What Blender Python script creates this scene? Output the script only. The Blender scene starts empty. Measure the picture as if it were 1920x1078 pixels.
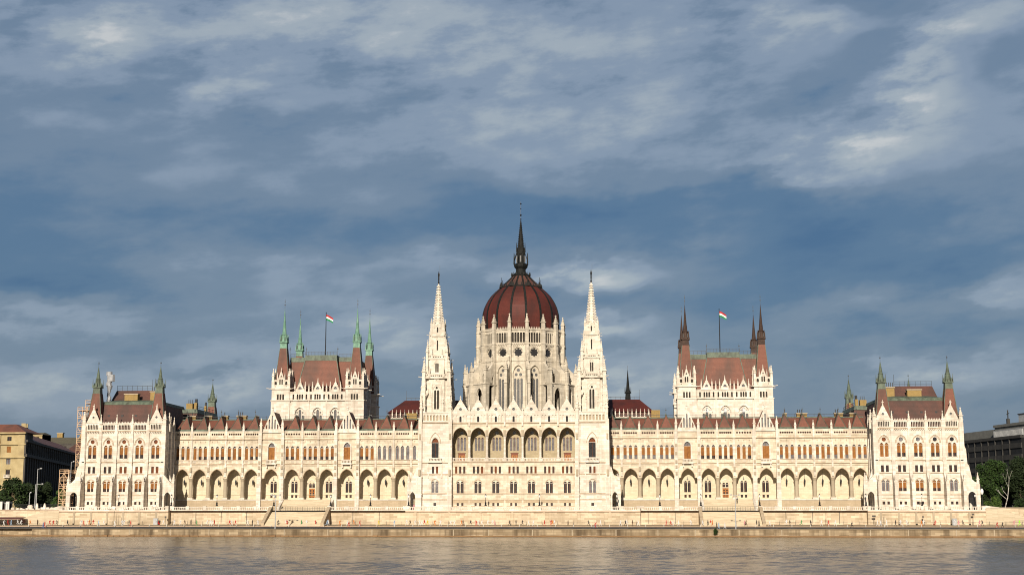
import bpy, bmesh, math, random
from mathutils import Vector, Matrix
from mathutils.geometry import tessellate_polygon
random.seed(7)
R = math.radians
PI = math.pi
col = bpy.context.scene.collection
scene = bpy.context.scene

# ------------------------------------------------------------------ camera
F = 2730.0                      # focal length in pixels of a 1920 wide picture
ALT = math.atan((962 - 539) / F)
YAW = math.atan((1151 - 960) / F * math.cos(ALT))
CAM = Vector((28.578, -430.0, 6.17))
_fwd = Vector((-math.sin(YAW) * math.cos(ALT), math.cos(YAW) * math.cos(ALT), math.sin(ALT)))
_right = Vector((math.cos(YAW), math.sin(YAW), 0))
_up = _right.cross(_fwd)

def at(px, py, Y):
    """real position (metres) of something measured at px,py that stands at depth Y"""
    r = _fwd + _right * ((px - 960) / F) - _up * ((py - 539) / F)
    return CAM + r * ((Y - CAM.y) / r.y)

cd = bpy.data.cameras.new('camera')
cd.sensor_width = 36.0
cd.lens = F / 1920 * 36
cd.clip_end = 12000
cam = bpy.data.objects.new('camera', cd)
col.objects.link(cam)
cam.matrix_world = Matrix.Translation(CAM) @ Matrix((
    (_right.x, _up.x, -_fwd.x, 0), (_right.y, _up.y, -_fwd.y, 0), (_right.z, _up.z, -_fwd.z, 0), (0, 0, 0, 1)))
scene.camera = cam

# ------------------------------------------------------------------ materials
class NT:
    def __init__(s, tree):
        s.t = tree; s.n = tree.nodes; s.l = tree.links
    def new(s, typ, **kw):
        n = s.n.new(typ)
        for k, v in kw.items(): setattr(n, k, v)
        return n
    def link(s, a, b): s.l.new(a, b)
    def val(s, sock, v):
        if isinstance(v, (int, float)): sock.default_value = v
        elif isinstance(v, tuple): sock.default_value = v
        else: s.l.new(v, sock)
    def math(s, op, a, b=None, c=None, clamp=False):
        n = s.n.new('ShaderNodeMath'); n.operation = op; n.use_clamp = clamp
        s.val(n.inputs[0], a)
        if b is not None: s.val(n.inputs[1], b)
        if c is not None: s.val(n.inputs[2], c)
        return n.outputs[0]
    def mix(s, f, a, b, typ='MIX'):
        n = s.n.new('ShaderNodeMix'); n.data_type = 'RGBA'; n.blend_type = typ
        s.val(n.inputs[0], f)
        for i, v in ((6, a), (7, b)):
            if isinstance(v, tuple): n.inputs[i].default_value = (v[0], v[1], v[2], 1)
            else: s.l.new(v, n.inputs[i])
        return n.outputs[2]
    def noise(s, vec, scale, detail=4, rough=.55, dist=0.0):
        n = s.n.new('ShaderNodeTexNoise'); s.l.new(vec, n.inputs['Vector'])
        n.inputs['Scale'].default_value = scale; n.inputs['Detail'].default_value = detail
        n.inputs['Roughness'].default_value = rough; n.inputs['Distortion'].default_value = dist
        return n.outputs['Fac']
    def mapr(s, v, a, b, c=0.0, d=1.0, smooth=False):
        n = s.n.new('ShaderNodeMapRange'); s.l.new(v, n.inputs[0])
        if smooth: n.interpolation_type = 'SMOOTHSTEP'
        n.inputs[1].default_value = a; n.inputs[2].default_value = b
        n.inputs[3].default_value = c; n.inputs[4].default_value = d
        return n.outputs[0]
    def scalev(s, vec, x, y, z):
        n = s.n.new('ShaderNodeVectorMath'); n.operation = 'MULTIPLY'; s.l.new(vec, n.inputs[0])
        n.inputs[1].default_value = (x, y, z); return n.outputs[0]

def base_mat(name):
    m = bpy.data.materials.new(name); m.use_nodes = True
    k = NT(m.node_tree)
    b = m.node_tree.nodes['Principled BSDF']
    b.inputs['Roughness'].default_value = .8
    if 'Specular IOR Level' in b.inputs: b.inputs['Specular IOR Level'].default_value = .25
    g = k.new('ShaderNodeNewGeometry')
    return m, k, b, g.outputs['Position']

def stone(name, c1, c2, course=.62, length=1.5, mortar=.22, stain=.35, streak=.35, bump=.25, staincol=(.16, .12, .08), sx=1.3, slo=.52, shi=.8):
    m, k, b, pos = base_mat(name)
    sep = k.new('ShaderNodeSeparateXYZ'); k.link(pos, sep.inputs[0])
    u = k.math('ADD', sep.outputs[0], k.math('MULTIPLY', sep.outputs[1], .83))
    cmb = k.new('ShaderNodeCombineXYZ'); k.link(u, cmb.inputs[0]); k.link(sep.outputs[2], cmb.inputs[1])
    br = k.new('ShaderNodeTexBrick'); k.link(cmb.outputs[0], br.inputs['Vector'])
    br.inputs['Scale'].default_value = 1; br.inputs['Mortar Size'].default_value = .022
    br.inputs['Mortar Smooth'].default_value = .4
    br.inputs['Brick Width'].default_value = length; br.inputs['Row Height'].default_value = course
    br.inputs['Color1'].default_value = (0, 0, 0, 1); br.inputs['Color2'].default_value = (1, 1, 1, 1)
    br.inputs['Mortar'].default_value = (.5, .5, .5, 1)
    blk = k.new('ShaderNodeSeparateColor'); k.link(br.outputs['Color'], blk.inputs[0])
    n1 = k.noise(pos, .35, 5, .6)
    f = k.math('ADD', k.math('MULTIPLY', blk.outputs[0], .55), k.math('MULTIPLY', n1, .6))
    colr = k.mix(k.mapr(f, .15, .9), c1, c2)
    st = k.noise(k.scalev(pos, sx, sx, sx * .09), 1.0, 4, .65)
    colr = k.mix(k.mapr(st, slo, shi, 0, streak), colr, staincol)
    s2 = k.noise(pos, .09, 5, .62)
    colr = k.mix(k.mapr(s2, .5, .72, 0, stain), colr, tuple(x * .62 for x in c1))
    colr = k.mix(k.math('MULTIPLY', br.outputs['Fac'], mortar), colr, tuple(x * .4 for x in c1))
    k.link(colr, b.inputs['Base Color'])
    fine = k.noise(pos, 3.5, 4, .6)
    bm = k.new('ShaderNodeBump'); bm.inputs['Strength'].default_value = bump; bm.inputs['Distance'].default_value = .12
    k.link(k.math('SUBTRACT', fine, k.math('MULTIPLY', br.outputs['Fac'], .6)), bm.inputs['Height'])
    k.link(bm.outputs[0], b.inputs['Normal'])
    b.inputs['Roughness'].default_value = .88
    return m

def noisy(name, c1, c2, scale=1.0, rough=.7, spec=.25, bump=0.0, stretch=(1, 1, 1), metallic=0.0, lo=.35, hi=.65, c3=None, s3=.2):
    m, k, b, pos = base_mat(name)
    v = k.scalev(pos, *stretch)
    n = k.noise(v, scale, 5, .6)
    c = k.mix(k.mapr(n, lo, hi), c1, c2)
    if c3:
        n3 = k.noise(pos, s3, 4, .6); c = k.mix(k.mapr(n3, .48, .68), c, c3)
    k.link(c, b.inputs['Base Color'])
    b.inputs['Roughness'].default_value = rough; b.inputs['Metallic'].default_value = metallic
    b.inputs['Specular IOR Level'].default_value = spec
    if bump:
        bm = k.new('ShaderNodeBump'); bm.inputs['Strength'].default_value = bump; bm.inputs['Distance'].default_value = .1
        k.link(n, bm.inputs['Height']); k.link(bm.outputs[0], b.inputs['Normal'])
    return m

def tile_mat(name, c1, c2, c3):
    m, k, b, pos = base_mat(name)
    sep = k.new('ShaderNodeSeparateXYZ'); k.link(pos, sep.inputs[0])
    rows = k.math('FRACT', k.math('MULTIPLY', sep.outputs[2], 2.6))
    n = k.noise(k.scalev(pos, 2.2, 2.2, 2.2), 1.2, 5, .65)
    big = k.noise(k.scalev(pos, 1, 1, .5), .22, 4, .6)
    c = k.mix(k.mapr(n, .3, .7), c1, c2)
    c = k.mix(k.mapr(big, .42, .66, 0, .9), c, c3)
    c = k.mix(k.mapr(rows, .0, .25, .35, 0), c, tuple(x * .35 for x in c1))
    k.link(c, b.inputs['Base Color']); b.inputs['Roughness'].default_value = .6
    bm = k.new('ShaderNodeBump'); bm.inputs['Strength'].default_value = .4; bm.inputs['Distance'].default_value = .08
    k.link(rows, bm.inputs['Height']); k.link(bm.outputs[0], b.inputs['Normal'])
    return m

M = {}
M['clean'] = stone('clean_limestone', (.50, .44, .365), (.80, .74, .655), mortar=.4, stain=.4, streak=.6, staincol=(.31, .25, .185), sx=.6, slo=.5, shi=.78)
M['warm'] = stone('warm_limestone', (.46, .385, .285), (.77, .69, .56), mortar=.4, stain=.45, streak=.6, staincol=(.30, .235, .16), sx=.6, slo=.5, shi=.78)
M['string'] = noisy('shadow_toned_string_course', (.33, .245, .17), (.50, .40, .29), .7, .9, stretch=(1, 1, .3))  # dark brown tone paints in the thin shadow line under the courses
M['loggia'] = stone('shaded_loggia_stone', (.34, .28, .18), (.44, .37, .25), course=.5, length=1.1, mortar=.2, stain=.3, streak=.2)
M['ochre'] = stone('ochre_wall_stone', (.56, .48, .345), (.68, .605, .46), course=.5, length=1.1, mortar=.2, stain=.25, streak=.2)
M['column'] = stone('grey_column_stone', (.36, .30, .22), (.44, .37, .27), course=1.4, length=4, mortar=.15, stain=.3, streak=.3)
M['old'] = stone('weathered_limestone', (.42, .378, .305), (.63, .57, .475), course=.7, length=1.4, mortar=.35, stain=.45, streak=.6, staincol=(.14, .11, .085))
M['spire'] = stone('pale_spire_stone', (.50, .45, .375), (.76, .70, .61), course=.6, length=1.1, mortar=.35, stain=.35, streak=.4, staincol=(.3, .23, .16))
M['plinth'] = stone('tan_plinth_stone', (.42, .33, .22), (.50, .40, .28), course=.42, length=1.3, mortar=.35, stain=.3, streak=.25)
M['terrace'] = stone('terrace_ashlar', (.40, .315, .21), (.72, .60, .445), course=.55, length=2.2, mortar=.35, stain=.55, streak=.45, bump=.4, staincol=(.26, .18, .10))
M['stair'] = stone('stair_stone', (.44, .36, .25), (.62, .53, .39), course=.2, length=3, mortar=.3, stain=.15, streak=.15)
M['coping'] = noisy('coping_stone', (.47, .33, .24), (.54, .41, .3), .8, .85)
M['tile'] = tile_mat('red_roof_tile', (.165, .064, .045), (.22, .09, .06), (.105, .056, .043))
M['tile_old'] = tile_mat('brown_roof_tile', (.098, .045, .036), (.135, .062, .049), (.065, .042, .036))
M['tile_dome'] = tile_mat('dome_roof_tile', (.082, .019, .015), (.118, .028, .020), (.055, .019, .016))
M['verdigris'] = noisy('pale_verdigris', (.10, .22, .16), (.20, .35, .265), 1.6, .6, stretch=(1, 1, .4), c3=(.10, .19, .14), s3=.9)
M['copper'] = noisy('dull_green_copper', (.075, .10, .075), (.13, .165, .12), 1.4, .55, stretch=(1, 1, .4), c3=(.055, .06, .045), s3=.6)
M['darkmetal'] = noisy('dark_aged_lead', (.008, .009, .009), (.02, .02, .019), 1.5, .7, .15)
M['rust'] = noisy('brown_black_spire_metal', (.038, .022, .017), (.065, .04, .03), 1.4, .7)
M['glass'] = noisy('dark_glass', (.018, .018, .02), (.04, .038, .04), 1.2, .12, .6)
M['greyglass'] = noisy('grey_glass', (.10, .10, .11), (.20, .20, .21), 1.1, .15, .6)
M['leadglass'] = noisy('leaded_glass', (.07, .07, .075), (.15, .15, .15), 3, .2, .6)
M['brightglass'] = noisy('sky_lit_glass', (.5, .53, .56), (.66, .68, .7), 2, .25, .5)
M['blind'] = noisy('orange_blind', (.20, .08, .018), (.30, .13, .032), 1.3, .7)
M['blind_dark'] = noisy('brown_blind', (.12, .035, .012), (.18, .055, .018), 1.3, .7)
M['frame'] = noisy('white_window_frame', (.6, .56, .5), (.66, .62, .55), 2, .7)
M['wood'] = noisy('orange_brown_door_wood', (.34, .13, .03), (.43, .18, .045), 2.2, .55)
M['woodred'] = noisy('dark_red_door_wood', (.16, .05, .03), (.22, .075, .04), 2.2, .55)
M['brick'] = stone('yellow_chimney_brick', (.27, .185, .07), (.36, .25, .10), course=.2, length=.5, mortar=.3, stain=.3, streak=.4)
M['black'] = noisy('black_iron', (.012, .012, .013), (.022, .022, .024), 2, .45, .4)
M['lampglass'] = noisy('milky_lamp_glass', (.7, .72, .7), (.78, .8, .78), 4, .25, .5)
M['grey'] = noisy('galvanised_steel', (.32, .33, .34), (.42, .43, .44), 1.5, .45, .4)
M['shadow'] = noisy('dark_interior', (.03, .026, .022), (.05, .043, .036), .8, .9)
MATL = list(M.keys())

# ------------------------------------------------------------------ mesh building
class MB:
    def __init__(s, M4=None):
        s.v = []; s.f = []; s.mi = []; s.mats = []; s.M = M4 or Matrix.Identity(4); s.smooth = []
    def mat(s, m):
        if m not in s.mats: s.mats.append(m)
        return s.mats.index(m)
    def add(s, verts, faces, m, smooth=False):
        o = len(s.v); k = s.mat(m); flip = s.M.determinant() < 0
        for p in verts: s.v.append(tuple(s.M @ Vector(p)))
        for f in faces:
            g = [i + o for i in f]
            if flip: g.reverse()
            s.f.append(g); s.mi.append(k); s.smooth.append(smooth)
    def box(s, x0, x1, y0, y1, z0, z1, m):
        v = [(x0, y0, z0), (x1, y0, z0), (x1, y1, z0), (x0, y1, z0), (x0, y0, z1), (x1, y0, z1), (x1, y1, z1), (x0, y1, z1)]
        s.add(v, [(0, 3, 2, 1), (4, 5, 6, 7), (0, 1, 5, 4), (1, 2, 6, 5), (2, 3, 7, 6), (3, 0, 4, 7)], m)
    def frustum(s, x, y, z0, z1, a0, a1, m, n=4, rot=None, b0=None, b1=None, smooth=False, dx=0, dy=0):
        """n-gon frustum, a = apothem-like half width"""
        rot = (PI / n if n == 4 else 0) if rot is None else rot
        k = 1 / math.cos(PI / n) if n == 4 else 1
        v = []
        for (z, a, ox, oy) in ((z0, a0, 0, 0), (z1, a1, dx, dy)):
            for i in range(n):
                t = rot + 2 * PI * i / n
                v.append((x + ox + math.cos(t) * a * k, y + oy + math.sin(t) * a * k, z))
        f = [tuple(range(n - 1, -1, -1)), tuple(range(n, 2 * n))]
        f += [(i, (i + 1) % n, n + (i + 1) % n, n + i) for i in range(n)]
        s.add(v, f, m, smooth)
    def lathe(s, x, y, prof, m, n=16, rot=0, smooth=False, cap=True):
        v = []
        for (r, z) in prof:
            for i in range(n):
                t = rot + 2 * PI * i / n
                v.append((x + math.cos(t) * r, y + math.sin(t) * r, z))
        f = []
        for j in range(len(prof) - 1):
            for i in range(n):
                a = j * n + i; b = j * n + (i + 1) % n
                f.append((a, b, b + n, a + n))
        if cap:
            f.append(tuple(range(n - 1, -1, -1))); f.append(tuple(range((len(prof) - 1) * n, len(prof) * n)))
        s.add(v, f, m, smooth)
    def bar(s, p, q, r, m, n=4):
        p = Vector(p); q = Vector(q); d = (q - p)
        if d.length < 1e-5: return
        d.normalize(); a = d.cross(Vector((0, 0, 1)) if abs(d.z) < .9 else Vector((1, 0, 0))).normalized(); b = d.cross(a)
        v = []
        for c in (p, q):
            for i in range(n):
                t = 2 * PI * (i + .5) / n
                v.append(tuple(c + a * math.cos(t) * r + b * math.sin(t) * r))
        s.add(v, [tuple(range(n)), tuple(range(2 * n - 1, n - 1, -1))] + [(i, n + i, n + (i + 1) % n, (i + 1) % n) for i in range(n)], m)
    def plate(s, outer, holes, y, t, m, back=True, rm=None):
        """outer, holes: loops of (x,z); front face at y facing -y, thickness t towards +y, with real reveals"""
        loops = [outer] + list(holes)
        pts = [p for l in loops for p in l]
        tri = tessellate_polygon([[Vector((p[0], p[1], 0)) for p in l] for l in loops])
        F_ = []
        for a, b, c in tri:
            A, B, C_ = pts[a], pts[b], pts[c]
            cr = (B[0] - A[0]) * (C_[1] - A[1]) - (B[1] - A[1]) * (C_[0] - A[0])
            if abs(cr) < 1e-9: continue
            F_.append((a, b, c) if cr > 0 else (a, c, b))
        N = len(pts)
        V = [(p[0], y, p[1]) for p in pts]
        s.add(V, F_, m)
        if t > 0:
            V2 = V + [(p[0], y + t, p[1]) for p in pts]
            o = 0; Q = []
            for li, l in enumerate(loops):
                n = len(l)
                area = sum(l[i][0] * l[(i + 1) % n][1] - l[(i + 1) % n][0] * l[i][1] for i in range(n))
                ccw = area > 0
                if li > 0: ccw = not ccw
                for i in range(n):
                    a = o + i; b = o + (i + 1) % n
                    Q.append((b, a, a + N, b + N) if ccw else (a, b, b + N, a + N))
                o += n
            s.add(V2, Q, rm or m)
            if back: s.add([(p[0], y + t, p[1]) for p in pts], [tuple(reversed(f)) for f in F_], m)
    def build(s, name, parent=None, loc=(0, 0, 0)):
        me = bpy.data.meshes.new(name); me.from_pydata(s.v, [], s.f)
        for m in s.mats: me.materials.append(M[m] if isinstance(m, str) else m)
        me.polygons.foreach_set('material_index', s.mi)
        me.polygons.foreach_set('use_smooth', s.smooth)
        me.update()
        o = bpy.data.objects.new(name, me); col.objects.link(o); o.location = loc
        if parent: o.parent = parent
        return o

def inst(o, parent, loc, rz=0.0, scale=None, label=None, mesh=None):
    c = o.copy(); col.objects.link(c); c.parent = parent; c.location = loc; c.rotation_euler = (0, 0, rz)
    if scale: c.scale = scale
    if label: c['label'] = label
    if mesh: c.data = mesh
    return c

def tag(o, label=None, cat=None, group=None, kind=None):
    if label: o['label'] = label
    if cat: o['category'] = cat
    if group: o['group'] = group
    if kind: o['kind'] = kind
    return o

def empty(name, loc=(0, 0, 0), rz=0):
    o = bpy.data.objects.new(name, None); col.objects.link(o); o.location = loc; o.rotation_euler = (0, 0, rz)
    o.empty_display_size = .5
    return o

def arc_pts(cx, w, zs, rise, n=7):
    """pointed (or round) arch from right spring over apex to left spring"""
    a = w / 2
    if rise <= a * 1.02:
        return [(cx + a * math.cos(PI * i / (2 * n)), zs + rise * math.sin(PI * i / (2 * n))) for i in range(2 * n + 1)]
    Rr = (a * a + rise * rise) / (2 * a); th = math.asin(min(1, rise / Rr))
    right = [(cx + a - Rr + Rr * math.cos(th * i / n), zs + Rr * math.sin(th * i / n)) for i in range(n + 1)]
    left = [(2 * cx - x, z) for x, z in reversed(right[:-1])]
    return right + left
def archhole(cx, w, z0, z1, rise=None, n=5):
    rise = w * .62 if rise is None else rise
    return [(cx - w / 2, z0), (cx + w / 2, z0)] + arc_pts(cx, w, z1 - rise, rise, n)
def recthole(cx, w, z0, z1): return [(cx - w / 2, z0), (cx + w / 2, z0), (cx + w / 2, z1), (cx - w / 2, z1)]
def circhole(cx, cz, r, n=12): return [(cx + r * math.cos(2 * PI * i / n), cz + r * math.sin(2 * PI * i / n)) for i in range(n)]
def rosehole(cx, cz, r, k=8):
    return [(cx + r * (1 if i % 2 == 0 else .76) * math.cos(2 * PI * i / (2 * k)), cz + r * (1 if i % 2 == 0 else .76) * math.sin(2 * PI * i / (2 * k))) for i in range(2 * k)]
def hood(mb, cx, w, zs, rise, rw, y, t, m, n=7):
    inner = arc_pts(cx, w, zs, rise, n); outer = arc_pts(cx, w + 2 * rw, zs, rise + rw * 1.15, n)
    mb.plate(outer + list(reversed(inner)), [], y - t, t, m, back=False)
def pinnacle(mb, x, y, z0, h, w, m):
    a = w / 2
    mb.frustum(x, y, z0, z0 + h * .42, a, a * .9, m)
    mb.frustum(x, y, z0 + h * .42, z0 + h * .46, a * 1.35, a * 1.35, m)
    mb.frustum(x, y, z0 + h * .46, z0 + h * .94, a * .95, a * .08, m)
    mb.frustum(x, y, z0 + h * .90, z0 + h * .95, a * .42, a * .42, m)
    mb.frustum(x, y, z0 + h * .95, z0 + h, a * .15, a * .05, m)
    for q in (.56, .66, .76):
        rr = a * (.95 - .87 * (q - .46) / .48) + .03
        mb.frustum(x, y, z0 + h * q, z0 + h * (q + .02), rr * 1.25, rr * 1.2, m)
_pin = {}
def pin(parent, x, y, z0, h, w, m):
    k = (round(h, 2), round(w, 2), m)
    if k not in _pin:
        b = MB(); pinnacle(b, 0, 0, 0, h, w, m); _pin[k] = b.build('pinnacle', parent, (x, y, z0)); return _pin[k]
    return inst(_pin[k], parent, (x, y, z0))
def balustrade(mb, x0, x1, y, z0, z1, m, t=.28, step=.42, bw=.09, rm=None):
    rm = rm or m
    mb.box(x0, x1, y, y + t, z1 - .2, z1, rm); mb.box(x0, x1, y, y + t, z0, z0 + .14, rm)
    n = max(1, int((x1 - x0) / step)); d = (x1 - x0) / n
    for i in range(n):
        x = x0 + (i + .5) * d; mb.box(x - bw, x + bw, y + .05, y + t - .05, z0 + .14, z1 - .2, m)
def crockets(mb, x0, z0, x1, z1, y, n, m, s=.14):
    for i in range(n):
        k = (i + .6) / n; x = x0 + (x1 - x0) * k; z = z0 + (z1 - z0) * k
        mb.frustum(x, y, z, z + s * 1.6, s, s * .4, m)

# window panes: glass below, coloured blind above; stone or painted frame
_win = {}
def window(parent, name, loc, lights, rz=0.0, key=None, bars='frame'):
    """lights: list of (cx, w, z0, z1, rise, style) in local coords, z from 0; style 'g','b','m','y' or a material"""
    k = (name, tuple(lights), bars)
    if k in _win: return inst(_win[k], parent, loc, rz)
    mb = MB()
    for (cx, w, z0, z1, rise, st) in lights:
        w2 = w + .04
        if rise == 'circle':
            mb.plate(circhole(cx, (z0 + z1) / 2, w2 / 2), [], 0, .04, {'b': 'blind_dark', 'm': 'blind_dark'}.get(st, st if len(st) > 1 else 'glass'), back=False); continue
        full = archhole(cx, w2, z0 - .02, z1 + .02, rise, 4) if rise else recthole(cx, w2, z0 - .02, z1 + .02)
        if st in ('m', 'n'):
            zc = z0 + (z1 - z0) * (.28 if st == 'm' else .34)
            mb.plate(recthole(cx, w2, z0 - .02, zc), [], .02, .04, 'glass' if st == 'm' else 'greyglass', back=False)
            up = [p for p in full if p[1] > zc]
            up = [(cx + w2 / 2, zc)] + (up if rise else [(cx + w2 / 2, z1 + .02), (cx - w2 / 2, z1 + .02)]) + [(cx - w2 / 2, zc)]
            mb.plate(up, [], 0, .06, 'blind', back=False)
            if bars: mb.box(cx - w / 2, cx + w / 2, -.05, .03, zc - .03, zc + .04, 'blind_dark')
        else:
            mt = {'g': 'glass', 'b': 'blind', 'd': 'blind_dark', 'y': 'greyglass'}.get(st, st)
            mb.plate(full, [], 0, .04, mt, back=False)
        if bars and w > .55:
            mb.box(cx - .035, cx + .035, -.05, .03, z0, z1 - (rise or 0) * .35, bars if bars != 'frame' else 'blind_dark')
            if rise: mb.box(cx - w / 2, cx + w / 2, -.05, .03, z1 - rise - .04, z1 - rise + .04, bars if bars != 'frame' else 'frame')
    o = mb.build(name, parent, loc); o.rotation_euler = (0, 0, rz); _win[k] = o
    return o

# ------------------------------------------------------------------ the palace
palace = empty('parliament_building', (0, 0, 7))
tag(palace, 'huge pale stone neo-gothic parliament with red dome, white spires and long arcades along the river', 'building')
class RootFix: pass
# parts live in world coordinates: cancel the root's own height
def part(mb, name, label=None):
    o = mb.build(name, palace, (0, 0, -7))
    if label: o['label'] = label
    return o

ZT = 7.0    # terrace floor

# ---------------- arcade wings
BND = [25.85, 31.0, 36.25, 41.6, 46.9, 53.5, 58.85, 63.7, 69.5, 76.3, 81.5, 86.7, 91.9, 97.15, 102.4]
GAB = (4, 8)
def mir(s): return Matrix.Scale(s, 4, Vector((1, 0, 0)))
for s in (-1, 1):
    side = 'left' if s < 0 else 'right'
    mb = MB(mir(s))
    # back wall of the arcade, floor, ceiling
    for i in range(len(BND) - 1):
        x0, x1 = BND[i], BND[i + 1]; cx = (x0 + x1) / 2
        gab = i in GAB; aw = 3.95
        ocx = cx
        sp = 16.45
        arc = arc_pts(ocx, aw, sp, 2.65)
        holes = []
        if gab: holes.append(archhole(cx, 1.9, 21.95, 26.9, 1.25))
        else:
            for d in (-1.58, 0, 1.58): holes.append(archhole(cx + d, .92, 21.9, 25.95, .62))
        outline = [(x0, sp)] + list(reversed(arc)) + [(x1, sp), (x1, 28.6), (x0, 28.6)]
        mb.plate(outline, holes, 0, .9, 'warm')
        hood(mb, ocx, aw, sp, 2.65, .42, 0, .14, 'warm')
        hood(mb, ocx, aw - .02, sp, 2.64, .16, -.14, .1, 'string')
        if not gab:
            for d in (-1.58, 0, 1.58):
                hood(mb, cx + d, .92, 25.33, .62, .16, 0, .1, 'clean', 4)
                # cross ornaments above
                mb.box(cx + d - .05, cx + d + .05, -.07, 0, 26.9, 27.55, 'column'); mb.box(cx + d - .17, cx + d + .17, -.07, 0, 27.2, 27.3, 'column')
                for e in (-.66, .66): mb.box(cx + d + e - .1, cx + d + e + .1, -.16, 0, 21.8, 25.3, 'clean')
            # parapet with round holes
            hl = [circhole(x0 + .62 + (x1 - x0 - 1.24) * (j + .5) / 6, 29.45, .3, 8) for j in range(6)]
            mb.plate([(x0, 28.603), (x1, 28.603), (x1, 30.2), (x0, 30.2)], hl, -.1, .4, 'warm')
            mb.box(x0, x1, -.2, .35, 30.203, 30.42, 'clean')
            mb.box(x0, x1, .45, .6, 28.61, 30.1, 'tile_old')
            # panels under windows
            for d in (-1.58, 0, 1.58):
                for e in (-.32, 0, .32): mb.box(cx + d + e - .07, cx + d + e + .07, -.19, 0, 20.95, 21.6, 'clean')
        else:
            hood(mb, cx, 1.9, 25.65, 1.25, .4, 0, .18, 'clean')
            mb.box(cx - 1.35, cx - 1.0, -.3, 0, 21.8, 25.6, 'clean'); mb.box(cx + 1.0, cx + 1.35, -.3, 0, 21.8, 25.6, 'clean')
            balustrade(mb, cx - 1.5, cx + 1.5, -1.05, 20.75, 21.85, 'clean')
            mb.box(cx - 1.6, cx + 1.6, -1.1, 0, 20.45, 20.75, 'clean')
            for e in (-1.25, 1.25): mb.plate([(-.0, 0), (0.01, 0)] and [(cx + e - .18, 20.45), (cx + e - .18, 19.5), (cx + e + .18, 19.5), (cx + e + .18, 20.45)], [], -.7, .7, 'clean')
            mb.box(x0, x1, 0, .9, 28.603, 30.1, 'warm')
        # strings
        mb.box(x0, x1, -.28, -.001, 20.5, 20.72, 'string'); mb.box(x0, x1, -.18, -.001, 21.68, 21.82, 'string')
        mb.box(x0, x1, -.34, -.003, 27.85, 28.08, 'string')
        mb.box(x0, x1, -.12, -.001, 19.95, 20.1, 'warm')
    # bay pilasters and pier blocks
    for i, x in enumerate(BND):
        big = any(i in (g, g + 1) for g in GAB)
        if big:
            w = .62
            mb.box(x - w, x + w, -1.25, -.004, ZT, 16.2, 'clean'); mb.box(x - w * .85, x + w * .85, -1.05, -.004, 16.2, 19.9, 'clean')
            mb.box(x - w * 1.15, x + w * 1.15, -1.35, 0, 16.1, 16.4, 'clean')
            mb.box(x - w * .8, x + w * .8, -.9, -.004, 19.9, 30.4, 'clean')
            for zz in (17.2, 19.1, 20.6, 23, 25.4): mb.box(x - .3, x + .3, -1.35 if zz < 20 else -1.1, -.9, zz, zz + .9, 'column')
            mb.box(x - w * .95, x + w * .95, -1.0, 0, 27.9, 28.2, 'clean')
            mb.box(x - w, x + w, .004, .95, 10, 16.44, 'warm')
        else:
            mb.box(x - .26, x + .26, -.3, -.004, 16.9, 30.4, 'clean')
            mb.box(x - .3, x + .3, -.55, -.3, 18.3, 19.6, 'column'); mb.box(x - .36, x + .36, -.5, 0, 27.7, 28.0, 'column')
            mb.box(x - .13, x + .13, -.42, -.28, 21.0, 27.6, 'clean')
    # transverse arches and floor, ceiling
    for x in BND[1:-1]: mb.box(x - .3, x + .3, .905, 3.7, 17.4, 19.75, 'warm')
    mb.box(27.35, 102.4, .2, 3.7, 19.75, 20.2, 'warm')
    mb.box(27.35, 102.4, -.6, 3.7, ZT, 10.2, 'plinth')
    mb.box(27.35, 102.4, -.75, -.602, 9.95, 10.25, 'clean'); mb.box(27.35, 102.4, -.75, -.602, ZT, ZT + .35, 'plinth')
    # palace body behind
    mb.box(27.35, 102.4, .95, 15, 20.3, 28.5, 'warm')
    mb.box(27.35, 102.4, 4.4, 70, ZT, 20.19, 'warm')
    mb.box(27.35, 102.4, 15.01, 70, 20.3, 28, 'warm')
    wing = part(mb, 'arcade_wing', '%s wing of arches with rows of lancet windows above' % side)
    mb = MB(mir(s))
    # back wall with blind arches
    for i in range(len(BND) - 1):
        x0, x1 = BND[i], BND[i + 1]; cx = (x0 + x1) / 2
        mid = i in (4, 5, 6, 7, 8)
        holes = []
        if i == 6: holes = [recthole(cx, 1.8, 10.22, 13.5), archhole(cx - .48, .8, 13.75, 15.1, .45), archhole(cx + .48, .8, 13.75, 15.1, .45)]
        elif mid: holes = [archhole(cx - .52, .84, 12.3, 15.6, .5), archhole(cx + .52, .84, 12.3, 15.6, .5), recthole(cx - .6, .66, 10.6, 11.6), recthole(cx + .6, .66, 10.6, 11.6)]
        mb.plate([(x0, 10.2), (x1, 10.2), (x1, 19.76), (x0, 19.76)], holes, 3.7, .5, 'ochre')
        mb.box(x0 + .4, x1 - .4, 3.4, 3.698, 10.2, 10.75, 'ochre'); mb.box(x0 + .1, x1 - .1, 3.55, 3.698, 11.6, 11.75, 'ochre')
        if mid and i != 6:
            hood(mb, cx, 2.1, 15.2, .9, .14, 3.7, .1, 'clean'); mb.frustum(cx, 3.6, 15.9, 16.9, .14, .03, 'black')
        if i == 6: hood(mb, cx, 2.3, 14.6, 1.3, .2, 3.7, .15, 'clean')
    mb.build('arcade_back_wall', wing)
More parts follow.
